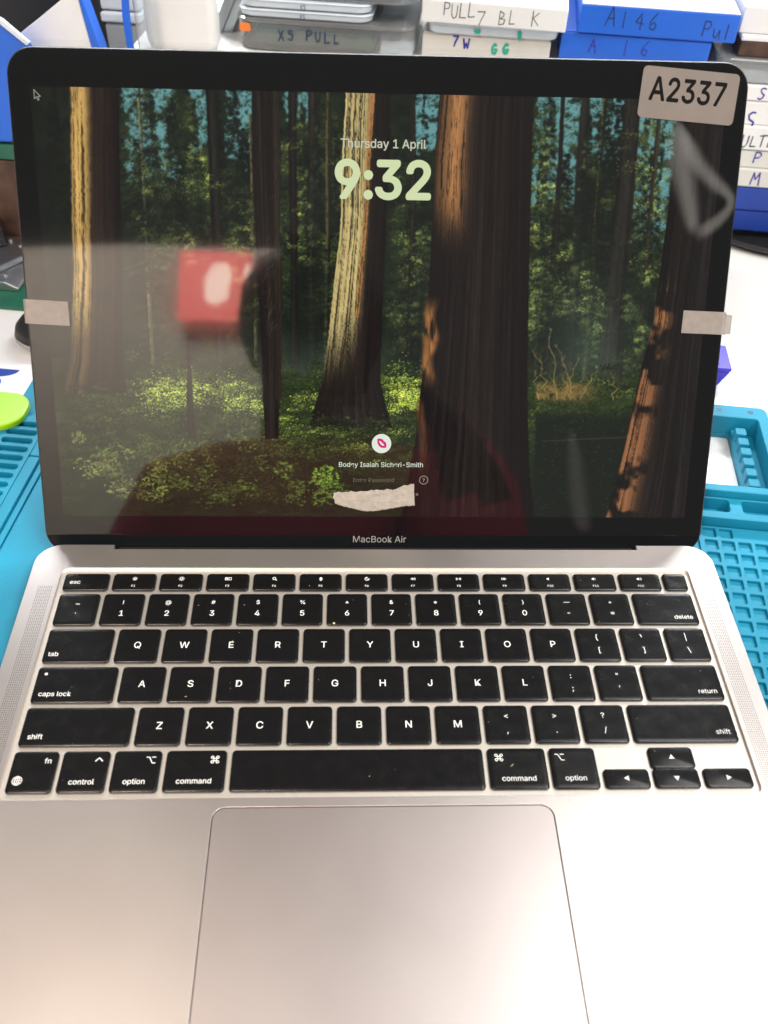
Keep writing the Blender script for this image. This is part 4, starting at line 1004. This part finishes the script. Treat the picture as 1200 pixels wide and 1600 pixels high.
obj('block', Geo().box(-40, 30, -10, 50, 10.2, 16), M['brown'], t, bevel=1)
t = bthing('metal_clamp', -292, 337, TZ, 'riveted grey metal clamp on a green board at the left edge', 'clamp')
obj('board', Geo().box(-60, 36, -33, 44, 0, 2.4), M['green'], t, bevel=.4)
obj('plate', prism([(-60, 2.6), (26, 2.6), (26, 5), (18, 9), (-60, 9)], -16, 40), M['steel'], t, bevel=.6)
obj('arm', Geo().box(-4, 6, -30, 34, 9.2, 13), M['steel'], t, (8, 0, 0), rot=(0, 0, rad(-32)), bevel=.8)
rv = slab(4, 4, 1.9, 0, 1.6, .7).mesh('rivet', M['steel'])
for x, y in ((-22, 30), (-10, 14), (-28, 4), (-14, -8), (12, 28), (2, 34), (16, -8), (-34, 20)): obj('rivet', rv, None, t, (x, y, 9.0))
obj('black_bar', Geo().box(-5, 5, -25, 30, 9.4, 22), M['black'], t, (-14, 46, 0), rot=(0, 0, rad(30)), bevel=1)
# mouse-like black tool
t = bthing('black_mouse', -229, 283, TZ, 'small black rounded computer mouse half hidden by the lid', 'mouse')
g = Geo(); R = []
for k, z in ((.90, 0), (1, 3), (1, 6), (.93, 11), (.76, 15), (.45, 18), (.1, 19)): R.append([(x*k, y*k*(1.0), z) for x, y in rr(30, 46, 13, 8)])
g.rings(R[2:]); obj('shell', g, M['black'], t, rot=(0, 0, rad(-35)), smooth=True)
g = Geo(); g.rings(R[:3]); obj('base', g, M['grey_card'], t, rot=(0, 0, rad(-35)), smooth=True)
# cards
t = bthing('printed_card', -272, 230.5, TZ, 'white card with blue print lying beside the mat', 'card')
obj('card', slab(96, 29, 6, 0, 2.0, .3), M['white'], t)
obj('print', Geo().add([(x, y, 2.03) for x, y in arc(20, -1, 11, 0, 345, 23, 8)], [tuple(range(24))]), M['blue'], t)
obj('print', Geo().add([(x, y, 2.06) for x, y in arc(23, 12.6, 14, 180, 360, 16, 8)], [tuple(range(17))]), M['royal'], t)
t = bthing('lime_case', -257, 199.5, -10.4, 'lime green rounded plastic case at the left edge of the mat', 'case')
obj('shell', slab(88, 29, 12, 0, 3.0, 1.0, 8), M['lime'], t, smooth=False)
t = bthing('violet_box', 163, 305, TZ, 'small violet-blue plastic box peeking out right of the lid', 'box')
obj('body', prism([(-24, 0), (3, 0), (7.4, 9), (7.4, 10), (-24, 10)], -15, 8), M['purple'], t, bevel=.4); obj('lid', Geo().box(-24.5, 8, -15.5, 8.5, 10.2, 12.5), M['purple'], t, bevel=.5)

# ------------------------------------------------------------------ what the screen mirrors: photographer, wall, lit sign
t = empty('room_partition', (-620, -1300, -1110), 'pale plaster partition mirrored at the left of the dark screen', 'partition')
obj('panel', Geo().box(-700, 480, -40, 0, 0, 2085), M['plaster'], t)
t = empty('lit_sign', (-299, -1290, 790), 'lit red square sign mirrored in the screen', 'sign')
obj('face', slab(152, 158, 6, 0, 8, 1), M['sign_red'], t, (0, 10, 79), rot=(rad(-90), 0, 0))
g = Geo(); g.add([(-20, 0, 40), (0, 0, 30), (26, 0, 44), (36, 0, 104), (22, 0, 132), (-8, 0, 126), (-24, 0, 90)], [(0, 1, 2, 3, 4, 5, 6)]); g.add([(60, 0, 60), (72, 0, 52), (75, 0, 132), (62, 0, 122)], [(0, 1, 2, 3)])
obj('figure', g, M['sign_white'], t, (0, 19, 0))

def person():
    root = empty('person', (-70, -540, -1110), 'person in a dark maroon jumper holding up a phone, mirrored in the screen', 'person')
    me = bpy.data.meshes.new('body')
    V = []; E = []; Rr = []
    def v(x, y, z, r, p=None):
        V.append((x*MM, y*MM, z*MM)); Rr.append(r*MM)
        if p is not None: E.append((p, len(V)-1))
        return len(V)-1
    pel = v(-60, -570, -180, 150); sp1 = v(-62, -565, -40, 140, pel); ch_ = v(-68, -550, 100, 152, sp1); up_c = v(-72, -540, 190, 118, ch_)
    nk = v(-74, -530, 268, 52, up_c); jaw = v(-64, -515, 330, 58, nk); hd = v(-60, -518, 400, 76, jaw); hd2 = v(-60, -522, 455, 68, hd)
    def arm(s, el, wr):
        sh = v(-72+s*150, -545, 195, 66, up_c); e = v(*el, 52, sh); m_ = v(*[(a+b)/2 for a, b in zip(el, wr)], 54 if s > 0 else 47, e); return v(*wr, 46 if s > 0 else 34, m_)
    rw = arm(1, (128, -350, -40), (105, -290, 150)); lw = arm(-1, (-285, -480, 0), (-240, -400, -140))
    def hand_(w, fwd, side, curl):
        x, y, z = [c/MM for c in V[w]]; pm = v(x+fwd[0]*38, y+fwd[1]*38, z+fwd[2]*38, 27, w)
        for k in range(4):
            o = (k-1.5)*17; L = (62, 74, 70, 54)[k]
            a = v(x+fwd[0]*72+side[0]*o, y+fwd[1]*72+side[1]*o, z+fwd[2]*72+side[2]*o, 10.5, pm)
            b = v(x+fwd[0]*(72+L*.5)+side[0]*o+curl[0]*14, y+fwd[1]*(72+L*.5)+side[1]*o+curl[1]*14, z+fwd[2]*(72+L*.5)+side[2]*o+curl[2]*14, 9.5, a)
            v(x+fwd[0]*(72+L*.7)+side[0]*o+curl[0]*40, y+fwd[1]*(72+L*.7)+side[1]*o+curl[1]*40, z+fwd[2]*(72+L*.7)+side[2]*o+curl[2]*40, 8.2, b)
        a = v(x+fwd[0]*45+side[0]*42, y+fwd[1]*45+side[1]*42, z+fwd[2]*45+side[2]*42, 12, pm); v(x+fwd[0]*82+side[0]*56+curl[0]*18, y+fwd[1]*82+side[1]*56+curl[1]*18, z+fwd[2]*82+side[2]*56+curl[2]*18, 10, a)
    hand_(rw, (-.45, .15, .80), (-.25, .85, .1), (-.8, .1, -.2)); hand_(lw, (.2, .95, -.1), (.95, -.2, 0), (0, .1, -.6))
    for s in (-1, 1):
        hp = v(-60+s*80, -575, -260, 92, pel); kn = v(-60+s*95, -555, -640, 62, hp); an = v(-60+s*95, -585, -1020, 42, kn); v(-60+s*105, -470, -1085, 38, an)
    me.from_pydata(V, E, [])
    ob = bpy.data.objects.new('body', me); COL.objects.link(ob)
    ob.modifiers.new('skin', 'SKIN'); 
    for i, sv in enumerate(me.skin_vertices[0].data): sv.radius = (Rr[i], Rr[i]); sv.use_root = (i == 0)
    ob.modifiers.new('sub', 'SUBSURF').levels = 2
    dg = bpy.context.evaluated_depsgraph_get(); dg.update(); m2 = bpy.data.meshes.new_from_object(ob.evaluated_get(dg)); bpy.data.objects.remove(ob)
    m2.materials.clear()
    for k in ('maroon', 'skin', 'trouser'): m2.materials.append(M[k])
    for p in m2.polygons:
        c = p.center/MM; p.use_smooth = True
        p.material_index = 1 if (c.z > 262 and abs(c.x+73) < 120 and c.y < -400) else (2 if c.z < -230 or (c.y > -262 and c.x > -150 and c.z > 120) or (c.y > -405 and c.x < -180 and c.z < -60) else 0)
    o = bpy.data.objects.new('body', m2); link(o, root, (70, 540, 1110))
    g = Geo(); R = []
    for z, k in ((372, .92), (400, 1.06), (430, 1.12), (460, 1.08), (485, .92), (503, .62), (511, .2)):
        R.append([(-60+84*k*math.cos(a), -530+92*k*math.sin(a)-(0 if math.sin(a) < .2 else 16*(480-z)/100), z) for a in [i*math.pi/10 for i in range(20)]])
    g.rings(R); obj('hair', g, M['hair'], root, (70, 540, 1110), smooth=True)
    g = Geo(); g.rings([[(-60+10*math.cos(a)*k, -440+y, 385+16*math.sin(a)*k) for a in [i*.785 for i in range(8)]] for k, y in ((1, -8), (.8, 6), (.3, 14))]); obj('nose', g, M['skin'], root, (70, 540, 1110), smooth=True)
    return root
person()
# the phone that takes the picture, just behind the lens
ph = bpy.data.objects.new('phone', None); COL.objects.link(ph); ph.empty_display_size = .02
ph.matrix_world = S.camera.matrix_world @ Matrix.Translation(Vector((0, 0, 3*MM)))
setp(ph, 'black phone held in front of the person, mirrored in the screen', 'phone')
obj('case', slab(73, 146, 9, 0, 8, 1.2, 6, -18, -55, under=True), M['phone'], ph)
obj('lens_ring', Geo().rings([[(x, y, z) for x, y in arc(0, 0, r, 0, 345, 23)] for r, z in ((9, .2), (9, -.9), (7.6, -1.0), (7.4, .1))], cap0=False, cap1=False), M['phone'], ph)
